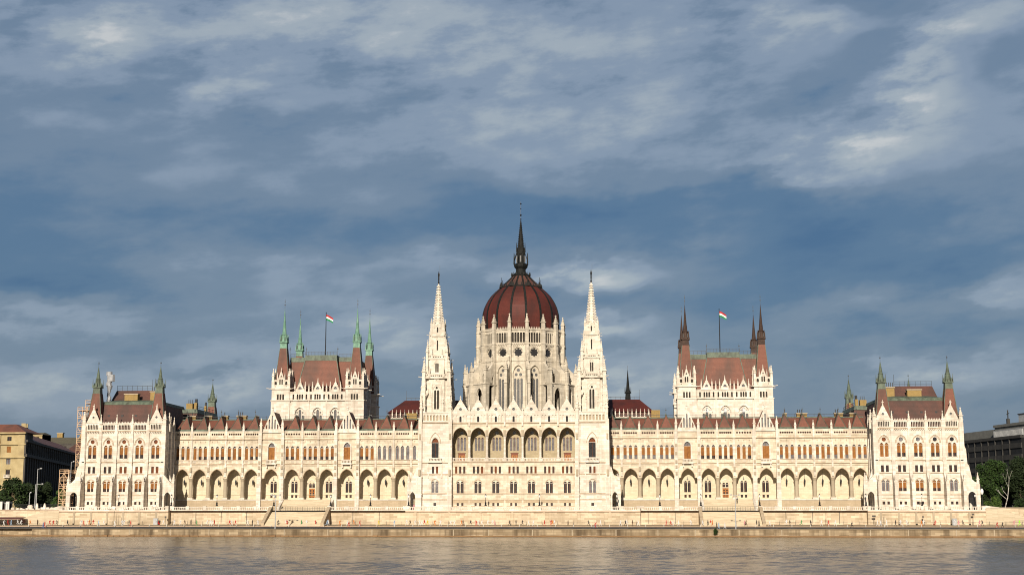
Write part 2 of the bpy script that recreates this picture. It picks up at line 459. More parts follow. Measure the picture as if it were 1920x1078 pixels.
    # windows of the wing
    for i in range(len(BND) - 1):
        cx = (BND[i] + BND[i + 1]) / 2 * s
        if i in GAB:
            window(wing, 'balcony_window', (cx, .45, 21.95), [(0, 1.9, 0, 3.7, 0, 'blind'), (0, 1.9, 3.72, 4.95, 1.25, 'y')])
            window(wing, 'arcade_window', (cx, 3.95, 10.6), [(-.52, .84, 1.7, 5, .5, 'g'), (.52, .84, 1.7, 5, .5, 'g'), (-.6, .66, 0, 1, 0, 'g'), (.6, .66, 0, 1, 0, 'g')])
        else:
            for d in (-1.58, 0, 1.58):
                if s < 0 and i < 3: st = 'y'
                elif s < 0 and i > 9: st = random.choice('mmbb')
                elif s > 0 and i < 4: st = random.choice('nnn')
                elif s > 0 and i > 8: st = random.choice('nnb')
                else: st = random.choice('mmmb')
                window(wing, 'lancet_window', (cx + d, .4, 21.9), [(0, .92, 0, 3.45, 0, st), (0, .92, 3.4, 4.05, .6, 'y')])
            if 5 <= i <= 7 and i != 6:
                window(wing, 'arcade_window', (cx, 3.95, 10.6), [(-.52, .84, 1.7, 5, .5, 'g'), (.52, .84, 1.7, 5, .5, 'g'), (-.6, .66, 0, 1, 0, 'g'), (.6, .66, 0, 1, 0, 'g')])
            if i == 6:
                d = MB(); d.box(-.92, .92, 0, .1, 0, 3.3, 'wood')
                for e in (-.42, .42):
                    d.box(e - .22, e + .22, -.03, 0, 1.2, 2.2, 'glass'); d.box(e - .22, e + .22, -.03, 0, 2.4, 2.9, 'glass'); d.box(e - .3, e + .3, -.02, 0, .2, .95, 'blind_dark')
                d.box(-.03, .03, -.05, 0, 0, 3.3, 'blind_dark')
                d.build('door', wing, (cx, 3.85, 10.2))
                window(wing, 'fanlight', (cx, 3.95, 13.75), [(-.48, .8, 0, 1.35, .45, 'g'), (.48, .8, 0, 1.35, .45, 'g')])
    # columns
    cmb = MB()
    cmb.box(-.8, .8, -.4, 1.2, 10.2, 10.75, 'clean')
    cmb.lathe(0, .4, [(.72, 10.75), (.74, 11.0), (.58, 11.2), (.55, 15.5), (.6, 15.6), (.66, 15.7), (.56, 15.8), (.78, 16.3), (.85, 16.44)], 'column', 12, smooth=False)
    cfirst = None
    for i, x in enumerate(BND[1:-1], 1):
        if any(i in (g, g + 1) for g in GAB): continue
        if cfirst is None: cfirst = cmb.build('column', wing, (x * s, 0, 0))
        else: inst(cfirst, wing, (x * s, 0, 0))
        pin(wing, x * s, -.05, 30.4, 2.7, .62, 'clean')
    # hanging lanterns
    l = MB(); l.bar((0, 0, 2.2), (0, 0, 4.7), .03, 'black'); l.frustum(0, 0, 1.7, 2.25, .3, .06, 'black', 6); l.frustum(0, 0, .8, 1.7, .2, .3, 'black', 6); l.frustum(0, 0, .45, .8, .05, .18, 'black', 6)
    lf = None
    for i in range(len(BND) - 1):
        if i in (4, 5, 6, 7, 8): continue
        x = (BND[i] + BND[i + 1]) / 2 * s
        if lf is None: lf = l.build('hanging_lantern', wing, (x, 2.4, 13.9))
        else: inst(lf, wing, (x, 2.4, 13.9))
    # gables
    for gi in GAB:
        x0, x1 = BND[gi], BND[gi + 1]; cx = (x0 + x1) / 2; hw = 2.75
        g = MB()
        sl = [archhole(d, .42, 31.0, z, .3, 3) for d, z in ((-1.7, 32.5), (-.86, 33.9), (0, 35.0), (.86, 33.9), (1.7, 32.5))]
        g.plate([(-hw, 30.1), (hw, 30.1), (0, 36.5)], sl, 0, .55, 'clean')
        g.plate([(-1.8, 30.4), (1.8, 30.4), (0.3, 35.2), (-.3, 35.2)], [], .4, .03, 'greyglass', back=False)
        g.box(-hw - .4, hw + .4, -.25, .5, 29.85, 30.095, 'clean')
        for q in (-1, 1):
            crockets(g, q * hw, 30.4, 0, 36.5, .25, 9, 'clean', .15)
            pinnacle(g, q * 3.25, -.25, 30.4, 3.9, .75, 'clean')
            g.bar((q * hw, .25, 30.15), (0, .25, 36.6), .2, 'clean')
        g.frustum(0, .25, 36.5, 37.6, .22, .1, 'clean'); g.frustum(0, .25, 37.2, 37.5, .32, .32, 'clean'); g.frustum(0, .25, 37.5, 38.6, .07, .04, 'clean')
        g.build('gable', wing, (cx * s, -.15, 0))
        r = MB(); r.add([(-2.6, .42, 30.3), (2.6, .42, 30.3), (0, .42, 36.2), (-2.6, 9, 30.3), (2.6, 9, 30.3), (0, 9, 36.2)], [(1, 0, 2), (0, 3, 5, 2), (4, 1, 2, 5), (3, 4, 5)], 'tile')
        r.build('gable_roof', wing, (cx * s, 0, 0))
    # main roof
    r = MB(mir(s))
    r.add([(31, .62, 28.6), (102.4, .62, 28.6), (102.4, .62, 30.4), (31, .62, 30.4), (31, 7.5, 34.1), (102.4, 7.5, 34.1), (31, 15, 33.7), (102.4, 15, 33.7), (31, 15, 28), (102.4, 15, 28)],
          [(0, 1, 2, 3), (3, 2, 5, 4), (4, 5, 7, 6), (6, 7, 9, 8), (0, 3, 4, 6, 8), (1, 9, 7, 5, 2)], 'tile')
    r.box(27.35, 102.4, 7.3, 7.6, 34.15, 34.45, 'copper'); r.box(27.35, 102.4, .64, 1.1, 30.3, 30.8, 'copper')
    for x in [33 + 2.9 * j for j in range(24)]: r.box(x - .04, x + .04, 7.4, 7.5, 34.4, 35.4, 'black')
    r.box(27.35, 102.4, 7.43, 7.47, 35.1, 35.2, 'black')
    r.build('wing_roof', wing)
    dm = MB()
    dm.add([(-1.95, .66, 30.45), (1.95, .66, 30.45), (.0, 3.2, 35.0), (-1.95, 9, 30.45), (1.95, 9, 30.45), (0, 8, 35.0)], [(0, 1, 2), (1, 4, 5, 2), (3, 0, 2, 5), (4, 3, 5)], 'tile')
    dm.add([(-2.0, .6, 30.4), (2.0, .6, 30.4), (1.72, .93, 31.05), (-1.72, .93, 31.05)], [(0, 1, 2, 3)], 'copper')
    for q in (-1, 1): dm.bar((q * 1.95, .64, 30.5), (0, 3.15, 35.05), .09, 'copper')
    dm.bar((0, 3.1, 35.05), (0, 8, 35.05), .12, 'copper'); dm.bar((0, 3.2, 35), (0, 3.2, 37.0), .05, 'black'); dm.frustum(0, 3.2, 36.2, 36.4, .16, .16, 'black')
    for j in range(6): dm.frustum(0, 3.8 + .8 * j, 35.1, 35.5, .12, .05, 'black')
    df = None
    for i in range(len(BND) - 1):
        if i in GAB: continue
        x = (BND[i] + BND[i + 1]) / 2 * s
        if df is None: df = dm.build('roof_dormer', wing, (x, 0, 0))
        else: inst(df, wing, (x, 0, 0))
    # stairs from the terrace to the arcade door
    st = MB(mir(s))
    nst = 14
    for j in range(nst):
        z1 = ZT + 3.2 * (nst - j) / nst
        st.box(54.4, 68.6, -.76 - .42 * (j + 1), -.76 - .42 * j, ZT, z1, 'stair')
    for x in (53.7, 68.6): st.plate([(0, 0)] and [(x, ZT), (x + .7, ZT), (x + .7, 10.2), (x, 10.2)], [], -.8, .01, 'clean')
    for x in (53.7, 68.6):
        st.add([(x, -.77, ZT), (x + .7, -.77, ZT), (x + .7, -6.9, ZT), (x, -6.9, ZT), (x, -.77, 10.5), (x + .7, -.77, 10.5), (x + .7, -6.9, 7.9), (x, -6.9, 7.9)],
               [(0, 1, 2, 3), (7, 6, 5, 4), (3, 2, 6, 7), (1, 5, 6, 2), (0, 3, 7, 4), (0, 4, 5, 1)], 'clean')
    st.build('door_steps', wing)

# ---------------- corner pavilions
PX = [105.0, 109.75, 114.47, 119.17, 123.9]
PB = [102.45, 107.38, 112.1, 116.82, 121.53, 126.55]
YF = -10.0
def pav_bay(mb, x0, x1, cx, y, blank=False):
    h = [archhole(cx - .68, .98, 22.0, 25.9, .6), archhole(cx + .68, .98, 22.0, 25.9, .6), circhole(cx, 26.85, .6, 14),
         recthole(cx - .68, .8, 17.7, 19.6), recthole(cx + .68, .8, 17.7, 19.6),
         archhole(cx - .58, .96, 12.35, 15.45, .55), archhole(cx + .58, .96, 12.35, 15.45, .55),
         recthole(cx - .66, .7, 8.65, 9.5), recthole(cx + .66, .7, 8.65, 9.5)]
    mb.plate([(x0, ZT), (x1, ZT), (x1, 30.0), (x0, 30.0)], h, y, .8, 'clean')
    hood(mb, cx, 3.0, 25.9, 2.15, .14, y, .2, 'string'); hood(mb, cx, 2.5, 25.9, 1.85, .1, y, .12, 'string')
    hood(mb, cx, 2.35, 14.7, 1.15, .14, y, .18, 'string')
    for d in (-1.3, 0, 1.3): mb.box(cx + d - .09, cx + d + .09, y - .14, y, 21.9, 25.7, 'clean')
    for d in (-.68, .68):
        for e in (-.3, 0, .3): mb.box(cx + d + e - .06, cx + d + e + .06, y - .1, y, 21.1, 21.7, 'clean')
def pav_windows(par, cx, y, rz, v):
    window(par, 'traceried_window', (cx[0], cx[1], 22.0), [(-.68, .98, 0, 3.9, .6, v[0]), (.68, .98, 0, 3.9, .6, v[0]), (0, 1.2, 4.25, 5.45, 'circle', v[3])], rz)
    window(par, 'square_window', (cx[0], cx[1], 17.7), [(-.68, .8, 0, 1.9, 0, v[1]), (.68, .8, 0, 1.9, 0, v[1])], rz)
    window(par, 'paired_window', (cx[0], cx[1], 12.35), [(-.58, .96, 0, 3.1, .55, v[2]), (.58, .96, 0, 3.1, .55, v[2])], rz)
    window(par, 'basement_window', (cx[0], cx[1], 8.65), [(-.66, .7, 0, .85, 0, 'g'), (.66, .7, 0, .85, 0, 'g')], rz)
def buttress(mb, x, y, w=.85, ztop=30.0, foot=7.0, reach=2.9):
    """stepped gothic buttress, projecting towards -y from wall plane y"""
    prof = [(0, foot), (-reach, foot), (-reach, 12.4), (-reach * .9, 14.6), (-reach * .42, 16.6), (-.62, 17.6), (-.62, 22), (-.42, 22.6), (-.42, ztop), (0, ztop)]
    v = [(x - w / 2, y + a, z) for a, z in prof] + [(x + w / 2, y + a, z) for a, z in prof]
    n = len(prof)
    f = []
    f += [(i, (i + 1) % n, n + (i + 1) % n, n + i) for i in range(n)]
    tr = tessellate_polygon([[Vector((a, z, 0)) for a, z in prof]])
    f += [tuple(t) for t in tr] + [tuple(i + n for i in reversed(t)) for t in tr]
    mb.add(v, f, 'clean')
    pinnacle(mb, x, y - reach + .5, 14.2, 3.2, .55, 'clean')
    mb.box(x - w / 2 - .07, x + w / 2 + .07, y - .75, y, 20.8, 21.05, 'clean'); mb.box(x - w / 2 - .06, x + w / 2 + .06, y - reach - .1, y, 11.3, 11.5, 'clean')
def side_flyer(mb, xw, d, y, base, zt=20.3):
    """buttress wall with open archway standing sideways off a corner: xw wall x, d direction, base = foot distance"""
    o0, o1 = base * .22, base * .72
    oc = (o0 + o1) / 2
    outer = [(0, ZT), (o0, ZT)]
    arch = [(oc - (x - oc), z) for x, z in arc_pts(oc, o1 - o0, 10.9, 1.35, 5)]
    outer += arch + [(o1, ZT), (base, ZT), (base, 14.2), (base * .92, 14.6), (base * .68, 14.9), (base * .12, zt - 3.0), (0, zt - 2.2)]
    outer = [(xw + d * a, z) for a, z in outer]
    mb.plate(outer, [], y, 1.1, 'clean')
    a, b = xw + d * o1, xw + d * base
    pinnacle(mb, xw + d * (base - .45), y + .5, 14.0, 3.6, .7, 'clean')
    mb.box(min(a, b) - .05, max(a, b) + .05, y - .12, y + 1.2, 11.5, 11.7, 'clean')

for s in (-1, 1):
    side = 'left' if s < 0 else 'right'
    mb = MB(mir(s))
    for i in range(5): pav_bay(mb, PB[i], PB[i + 1], PX[i], YF)
    # inner and outer side walls (inner 10 m, outer long), rear
    mb.M = mir(s) @ Matrix.Translation((102.45, 0, 0)) @ Matrix.Rotation(-PI / 2, 4, 'Z')   # local x -> -Y ; outward -x
    ih = [archhole(3.2, .8, 22, 25.6, .5), archhole(6.6, .8, 22, 25.6, .5), recthole(3.2, .7, 17.7, 19.4), recthole(6.6, .7, 17.7, 19.4), archhole(4.9, 1, 12.4, 15.4, .6)]
    mb.plate([(-70, 7), (9.2, 7), (9.2, 30), (-70, 30)], ih, 0, .7, 'clean')
    mb.plate([(0, 30.01), (9.9, 30.01), (9.9, 32.3), (0, 32.3)], [recthole(1 + j * .62, .32, 30.4, 31.7) for j in range(14)], -.05, .35, 'clean')
    for xx in (1.6, 4.9, 8.2): mb.box(xx - .3, xx + .3, -.5, 0, ZT, 30, 'clean'); pinnacle(mb, xx, -.2, 30, 4.6, .6, 'clean')
    for z in (11.4, 17.4, 20.9, 29.9): mb.box(-30, 9.4, -.18, 0, z, z + .25, 'clean')
    mb.M = mir(s) @ Matrix.Translation((126.55, 0, 0)) @ Matrix.Rotation(PI / 2, 4, 'Z')     # local x -> +Y ; outward +x
    # outer flank: seven bays
    xb = [-9.2 + 5.6 * j for j in range(8)]
    for j in range(7):
        pav_bay(mb, xb[j], xb[j + 1], xb[j] + 2.8, 0)
        buttress(mb, xb[j + 1], 0, reach=1.4)
        mb.plate([(xb[j], 30.01), (xb[j + 1], 30.01), (xb[j + 1], 32.2), (xb[j], 32.2)], [recthole(xb[j] + .6 + q * .62, .32, 30.5, 31.7) for q in range(8)], -.05, .35, 'clean')
    mb.box(30, 70, 0, .7, 7, 30, 'clean')
    for z in (11.4, 17.4, 20.9, 29.9): mb.box(-9.2, 30, -.18, 0, z, z + .25, 'clean')
    mb.M = mir(s)
    mb.box(103.2, 125.8, 69, 70, 7, 30, 'clean'); mb.box(103.2, 125.8, -8.9, 68.9, 29.6, 29.9, 'tile_old')
    # strings on the front
    for z, t, hh in ((11.3, .16, .2), (17.3, .18, .22), (20.85, .24, .28), (10.35, .1, .12), (29.8, .4, .3)):
        mb.box(102.45, 126.55, YF - t, YF - .002, z, z + hh, 'string')
    for j in range(48): mb.box(102.7 + j * .5, 102.95 + j * .5, YF - .3, YF - .002, 29.45, 29.78, 'clean')
    for x in PB: buttress(mb, x + (.35 if x == PB[0] else -.35 if x == PB[-1] else 0), YF, reach=3.3)
    side_flyer(mb, 102.45, -1, YF - 1.0, 3.7); side_flyer(mb, 126.55, 1, YF - 1.0, 4.3)
    side_flyer(mb, 102.45, -1, YF + 3.2, 2.6, 22)
    side_flyer(mb, 126.55, 1, YF + 6, 4.0, 24)
    # arcaded parapet between gables
    for i in (1, 2, 3):
        x0, x1 = PB[i], PB[i + 1]
        hl = [archhole(x0 + .55 + (x1 - x0 - 1.1) * (j + .5) / 8, .34, 30.4, 31.8, .2, 2) for j in range(8)]
        mb.plate([(x0, 30.1), (x1, 30.1), (x1, 32.2), (x0, 32.2)], hl, YF - .2, .22, 'clean'); mb.box(x0, x1, YF + .7, YF + .8, 30, 32.1, 'tile_old')
        mb.box(x0, x1, YF - .28, YF + .28, 32.2, 32.36, 'clean')
        for j in range(10): mb.frustum(x0 + .3 + (x1 - x0 - .6) * j / 9, YF, 32.36, 32.8, .12, .02, 'clean')
    # stair turret masses at the outer corners
    mb.box(101.9, 103.1, YF - .75, YF + 1.2, 16, 31.5, 'clean'); mb.box(125.9, 127.1, YF - .75, YF + 1.2, 16, 31.5, 'clean')
    mb.plate([(127.1, 16), (129.3, 16), (128.6, 19.5), (128.2, 20), (128.0, 24), (127.6, 25), (127.5, 29.5), (127.1, 31)], [], YF + 1.3, .9, 'clean'); mb.plate([(127.1, 16), (129.9, 16), (129.0, 21), (128.5, 22), (128.2, 30), (127.1, 33)], [], YF + 7, .9, 'clean')
    pav = part(mb, 'corner_pavilion', '%s corner pavilion of five window bays with buttresses' % side)
    for x in PB[1:-1]: pin(pav, x * s, YF - .1, 30.0, 5.0, .7, 'clean')
    for x in (PB[0], PB[-1]):
        pin(pav, x * s, YF - .1, 31.5, 4.4, 1.0, 'clean')
    for (x, y) in ((101.9, YF + 2.4), (127.2, YF + 2.6), (127.2, YF + 8), (127.4, YF + 14)): pin(pav, x * s, y, 30, 5.6, .9, 'clean')
    for i, cx in enumerate(PX):
        v = ('m', 'd' if (s < 0 and i < 3) else 'g', 'm', 'blind_dark' if s < 0 or i == 0 else ('greyglass' if i in (1, 2) else 'glass'))
        if s > 0 and i == 4: v = ('m', 'g', 'y', v[3])
        if s > 0 and i == 0: v = ('b', 'g', 'y', v[3])
        pav_windows(pav, (cx * s, YF + .4), 0, 0, v)
    if s > 0:
        for j in range(7): pav_windows(pav, (126.55 * s - .4 * s, xb[j] + 2.8), 0, s * PI / 2, ('m', 'g', 'm', 'glass'))
    else:
        for j in range(7): pav_windows(pav, (126.55 * s - .4 * s, xb[j] + 2.8), 0, s * PI / 2, ('m', 'g', 'm', 'glass'))
    for (yy) in (-3.2, -6.6):
        window(pav, 'narrow_window', ((102.45 + .35) * s, yy, 17.7), [(0, .7, 0, 1.7, 0, 'g'), (0, .8, 4.3, 7.9, .5, 'm')], -s * PI / 2)
    # corner gables
    for cx in (PX[0], PX[4]):
        g = MB()
        sl = [archhole(d, .3, 30.5, 32.1 if abs(d) < .2 else 31.9, .2, 2) for d in (-1.4, -.95, -.5, 0, .5, .95, 1.4)]
        sl.append(rosehole(0, 34.0, .42, 4))
        g.plate([(-2.4, 30.1), (2.4, 30.1), (2.35, 31.6), (0, 36.5), (-2.35, 31.6)], sl, 0, .5, 'clean')
        g.box(-1.7, 1.7, .45, .5, 30.3, 32.3, 'shadow'); g.box(-.6, .6, .45, .5, 33.4, 34.6, 'greyglass')
        g.box(-2.5, 2.5, -.12, .6, 32.35, 32.5, 'clean')
        for q in (-1, 1): crockets(g, q * 2.35, 31.7, 0, 36.5, .2, 8, 'clean', .14); g.bar((q * 2.38, .2, 31.6), (0, .2, 36.6), .16, 'clean')
        g.frustum(0, .2, 36.4, 38.0, .2, .05, 'clean'); g.frustum(0, .2, 37.2, 37.45, .3, .3, 'clean')
        g.build('corner_gable', pav, (cx * s, YF - .2, 0))
    # roofs
    r = MB(mir(s))
    def hip(mb, x0, x1, y0, y1, z0, z1, ix, iy, m, iy2=None):
        iy2 = iy if iy2 is None else iy2
        v = [(x0, y0, z0), (x1, y0, z0), (x1, y1, z0), (x0, y1, z0), (x0 + ix, y0 + iy, z1), (x1 - ix, y0 + iy, z1), (x1 - ix, y1 - iy2, z1), (x0 + ix, y1 - iy2, z1)]
        mb.add(v, [(0, 3, 2, 1), (4, 5, 6, 7), (0, 1, 5, 4), (1, 2, 6, 5), (2, 3, 7, 6), (3, 0, 4, 7)], m)
    hip(r, 104.2, 124.8, -8.6, 19, 29.9, 38.1, .9, 3.8, 'tile_old')
    hip(r, 105.0, 124.0, -4.9, 18, 38.1, 39.0, .2, .5, 'copper')
    hip(r, 105.5, 123.4, -4.3, 17, 39.0, 39.7, 4.0, 3.0, 'copper')
    hip(r, 110, 123.0, 1, 16, 39.2, 43.0, 1.0, 2.6, 'tile_old')
    r.box(103.2, 125.8, 18, 60, 29.9, 33, 'tile_old')
    for q in range(4): r.box(108 + q * 4.1, 108.7 + q * 4.1, -6.5, -5, 34.2, 35.0, 'black')
    r.bar((104.6, -7.6, 32.6), (124.4, -7.6, 32.6), .1, 'tile')
    for q in range(8): r.box(111 + q * 1.55, 111.06 + q * 1.55, 3.6, 3.7, 43, 44.5, 'black')
    r.box(111, 122, 3.62, 3.68, 44.3, 44.4, 'black'); r.box(111, 122, 3.62, 3.68, 43.6, 43.68, 'black')
    r.bar((111, 3.65, 43), (111, 3.65, 46.4), .06, 'black')
    # chimneys
    r.box(113.8, 117.8, -1.5, .5, 39, 41.4, 'brick'); r.box(107.6, 110.4, 0, 2, 39, 42.2, 'brick'); r.box(113.6, 118, -1.7, .7, 41.4, 41.7, 'column'); r.box(107.4, 110.6, -.2, 2.2, 42.2, 42.5, 'column')
    for q in range(5): r.bar((107.9 + q * .55, 1, 42.5), (107.9 + q * .55, 1, 43.9), .12, 'black')
    rf = r.build('pavilion_roof', pav)
    # turrets
    for (tx, ty) in ((105.45, -6.4), (124.35, -6.4), (105.3, 50), (124.5, 50)):
        t = MB()
        t.frustum(0, 0, 31.2, 41.3, 2.25, 1.08, 'tile')
        for i in range(4):
            a = PI / 4 + i * PI / 2; k = 1.414
            t.bar((math.cos(a) * 2.27 * k, math.sin(a) * 2.27 * k, 31.2), (math.cos(a) * 1.1 * k, math.sin(a) * 1.1 * k, 41.3), .12, 'copper')
        t.frustum(0, 0, 41.3, 43.0, 1.12, 1.02, 'copper'); t.frustum(0, 0, 43.0, 43.3, 1.3, 1.3, 'copper')
        for i in range(4):
            a = PI / 4 + i * PI / 2
            t.frustum(math.cos(a) * 1.62, math.sin(a) * 1.62, 43.3, 45.6, .12, .03, 'copper')
            a = i * PI / 2; t.frustum(math.cos(a) * 1.1, math.sin(a) * 1.1, 43.3, 44.6, .35, .02, 'copper')
        t.frustum(0, 0, 43.3, 49.3, .98, .06, 'copper', 8); t.frustum(0, 0, 45.6, 45.8, .75, .7, 'copper', 8)
        t.bar((0, 0, 49.2), (0, 0, 50.9), .05, 'black'); t.frustum(0, 0, 50.2, 50.45, .15, .15, 'black')
        t.build('roof_turret', pav, (tx * s, ty, 0))
    # roofs behind the pavilion, toward the centre
    r = MB(mir(s))
    hip(r, 101.4, 111.6, 21, 47, 27, 37.4, .9, 1.2, 'tile_old'); hip(r, 102.1, 111.0, 22, 46, 37.41, 38.7, .3, .3, 'copper')
    for q in range(7): r.box(102.45, 102.53, 22 + q * 3.7, 22.1 + q * 3.7, 38.6, 39.8, 'black')
    r.box(102.46, 102.52, 22, 45, 39.6, 39.7, 'black'); r.box(102.46, 102.52, 22, 45, 39.1, 39.16, 'black')
    r.box(104.4, 106.4, 24, 26, 38.3, 40.6, 'brick'); r.box(103.0, 103.9, 24, 25.5, 38, 40.8, 'brick'); r.bar((103.3, 24.5, 40.7), (103.3, 24.5, 42.0), .4, 'black', 8); r.box(102.5, 103.2, 33, 34, 38, 40.4, 'brick'); r.bar((102.8, 33.5, 40.3), (102.8, 33.5, 41.6), .3, 'black', 8)
    for q in range(3): r.bar((104.7 + q * .6, 25, 40.6), (104.7 + q * .6, 25, 41.8), .11, 'black')
    r.build('rear_roof', pav)
    # chimneys on the wing roof
for s in (-1, 1):
    wing = [o for o in palace.children if o.name.startswith('arcade_wing')][0 if s < 0 else 1]
    lst = ((94.6 if s < 0 else 84.2, 1.05), (99.4, .8), (89.4, .75), (84.4 if s < 0 else 95.3, 1.45)) if s < 0 else ((84.6, 1.5), (95.4, 1.2), (79.7, .4), (99.2, .6))
    for x, hw in lst:
        c = MB(); c.box(-hw, hw, -.8, .8, 0, 2.4, 'brick'); c.box(-hw - .15, hw + .15, -.95, .95, 2.4, 2.65, 'column')
        for q in range(max(1, int(hw * 2.4))): c.bar((-hw + .35 + q * .62, 0, 2.6), (-hw + .35 + q * .62, 0, 3.7), .13, 'black', 6)
        c.build('chimney', wing, (x * s, 8.8, 33.0))
# ---------------- chamber blocks
CX = 62.75
for s in (-1, 1):
    side = 'left' if s < 0 else 'right'
    Y0, Y1 = 16.0, 46.0
    mb = MB(mir(s) @ Matrix.Translation((CX, 0, 0)))
    gx = (-5.55, 0, 5.55)
    for i, g in enumerate(gx):
        x0, x1 = g - 2.775, g + 2.775
        x0 = -8.7 if i == 0 else x0; x1 = 8.7 if i == 2 else x1
        mb.plate([(x0, 28), (x1, 28), (x1, 40.6), (x0, 40.6)], [archhole(g, 3.0, 31, 38.6, 2.0, 7)], Y0 + .6, .7, 'clean')
        hood(mb, g, 3.0, 36.6, 2.0, .25, Y0 + .6, .2, 'clean')
        # tracery
        tr = [archhole(g - .98, .78, 31.3, 36.2, .5, 3), archhole(g, .82, 31.3, 38.0, .6, 3), archhole(g + .98, .78, 31.3, 36.2, .5, 3), circhole(g - .88, 37.0, .27, 6), circhole(g + .88, 37.0, .27, 6)]
        mb.plate(archhole(g, 3.0, 31, 38.6, 2.0, 7), tr, Y0 + .95, .12, 'clean')
        hl = [archhole(g + d, .5, 41.1, 42.7, .25, 2) for d in (-2.05, -.74, 0, .74, 2.05)]
        mb.plate([(x0, 40.9), (x1, 40.9), (x1, 43.2), (x0, 43.2)], hl, Y0 + .3, .5, 'clean')
        mb.box(x0, x1, Y0 + .9, Y0 + 1.0, 40.9, 43.0, 'shadow')
    mb.box(-8.7, 8.7, Y0 + .15, Y0 + 1.2, 40.603, 40.88, 'clean'); mb.box(-8.7, 8.7, Y0 + .15, Y0 + .9, 43.203, 43.5, 'clean')
    for g in (-2.775, 2.775): mb.box(g - .18, g + .18, Y0 + .3, Y0 + .58, 30, 40.6, 'clean')
    # body
    mb.box(-11.4, 11.4, Y0 + 1.35, Y1 - 1, 28, 41, 'clean' if s > 0 else 'clean')
    # side walls on both flanks
    for q in (-1, 1):
        base = mb.M.copy()
        mb.M = base @ Matrix.Translation((q * 12.3, (Y0 + Y1) / 2, 0)) @ Matrix.Rotation(q * PI / 2, 4, 'Z')
        for j in range(4):
            c = -9 + 6 * j
            mb.plate([(c - 3, 28), (c + 3, 28), (c + 3, 40.6), (c - 3, 40.6)], [archhole(c, 2.6, 31, 38.4, 1.8, 5)], 0, .7, 'clean')
            mb.plate([(c - 3, 40.9), (c + 3, 40.9), (c + 3, 43.2), (c - 3, 43.2)], [archhole(c + d, .42, 41.15, 42.6, .25, 2) for d in (-2.2, -1.1, 0, 1.1, 2.2)], -.3, .5, 'clean')
            mb.plate([(c - 1.5, 43.2), (c + 1.5, 43.2), (c, 46.5)], [], -.3, .4, 'clean')
            mb.box(c - .4 + 3, c + .4 + 3, -.9, 0, 28, 43.4, 'clean'); pinnacle(mb, c + 3, -.5, 43.2, 4.6, .7, 'clean')
            pinnacle(mb, c - 1.7, -.2, 43.2, 3.4, .45, 'clean'); pinnacle(mb, c + 1.7, -.2, 43.2, 3.4, .45, 'clean')
            mb.bar((c + 3, -.8, 40.6), (c + 3, -2.6, 40.9), .14, 'clean')
            mb.box(c - 3, c + 3, -.45, .2, 40.603, 40.88, 'clean'); mb.box(c - 3, c + 3, .3, .5, 40.9, 43, 'shadow')
            mb.plate(archhole(c, 2.6, 31, 38.4, 1.8, 5), [archhole(c - .62, .9, 31.2, 36.6, .5, 3), archhole(c + .62, .9, 31.2, 36.6, .5, 3)], .3, .1, 'clean')
        mb.M = base
    # corner towers
    for tx in (-11.6, 11.6):
        for ty in (Y0 + 3, Y1 - 3):
            hw = 2.95
            mb.box(tx - hw, tx + hw, ty - hw, ty + hw, 20, 40.7, 'clean')
            mb.box(tx - hw + .12, tx + hw - .12, ty - hw + .12, ty + hw - .12, 40.7, 44.3, 'clean')
            mb.box(tx - hw - .2, tx + hw + .2, ty - hw - .2, ty + hw + .2, 40.55, 40.85, 'clean')
            mb.box(tx - hw - .3, tx + hw + .3, ty - hw - .3, ty + hw + .3, 44.2, 44.55, 'clean')
            mb.box(tx - .95, tx + .95, ty - hw + .08, ty - hw + .2, 44, 44.2, 'clean')
            base = mb.M.copy()
            for rz in range(4):
                mb.M = base @ Matrix.Translation((tx, ty, 0)) @ Matrix.Rotation(rz * PI / 2, 4, 'Z')
                for d in (-.85, 0, .85): mb.box(d - .26, d + .26, -hw + .06, -hw + .13, 41.0, 42.7, 'shadow'); mb.box(d + .3, d + .4, -hw + .0, -hw + .13, 41.0, 42.7, 'clean')
                mb.plate([(-2.6, 44.55), (2.6, 44.55), (2.6, 47.2), (1.05, 47.2), (0, 50.2), (-1.05, 47.2), (-2.6, 47.2)],
                         [archhole(-.34, .42, 45.7, 47.4, .25, 2), archhole(.34, .42, 45.7, 47.4, .25, 2), archhole(-1.65, .7, 45.6, 46.7, .4, 3), archhole(1.65, .7, 45.6, 46.7, .4, 3), circhole(-1.65, 45.1, .17, 6), circhole(1.65, 45.1, .17, 6), [(-.28, 48.1), (.28, 48.1), (0, 48.7)]],
                         -2.62, .35, 'clean')
                mb.box(-2.2, 2.2, -2.2, -2.15, 44.6, 47.4, 'shadow')
                for q in (-1, 1): pinnacle(mb, q * 1.15, -2.5, 47.0, 2.6, .32, 'clean')
                mb.frustum(0, -2.45, 50.1, 51.0, .12, .04, 'clean')
                pinnacle(mb, -2.5, -2.5, 46.6, 4.2, .72, 'clean'); mb.box(-2.9, -2.1, -2.9, -2.1, 44.5, 47.0, 'clean')
                mb.bar((-2.9, -2.9, 44.3), (-4.3, -4.1, 44.45), .15, 'clean')
            mb.M = base
    ch = part(mb, 'chamber_block', '%s raised chamber block with four corner towers and steep red roof' % side)
    ch_x = CX * s
    for g in gx:
        gm = MB()
        gm.plate([(-1.35, 43.4), (1.35, 43.4), (1.35, 43.9), (0, 46.7), (-1.35, 43.9)], [[(-.5, 44.2), (.5, 44.2), (.5, 44.6), (0, 45.1), (-.5, 44.6)]], 0, .4, 'clean')
        gm.box(-.7, .7, .38, .41, 44, 45.2, 'greyglass')
        for q in (-1, 1):
            pinnacle(gm, q * 1.62, .1, 43.4, 3.3, .42, 'clean'); crockets(gm, q * 1.3, 44, 0, 46.7, .2, 5, 'clean', .1)
        gm.frustum(0, .2, 46.6, 47.8, .13, .03, 'clean')
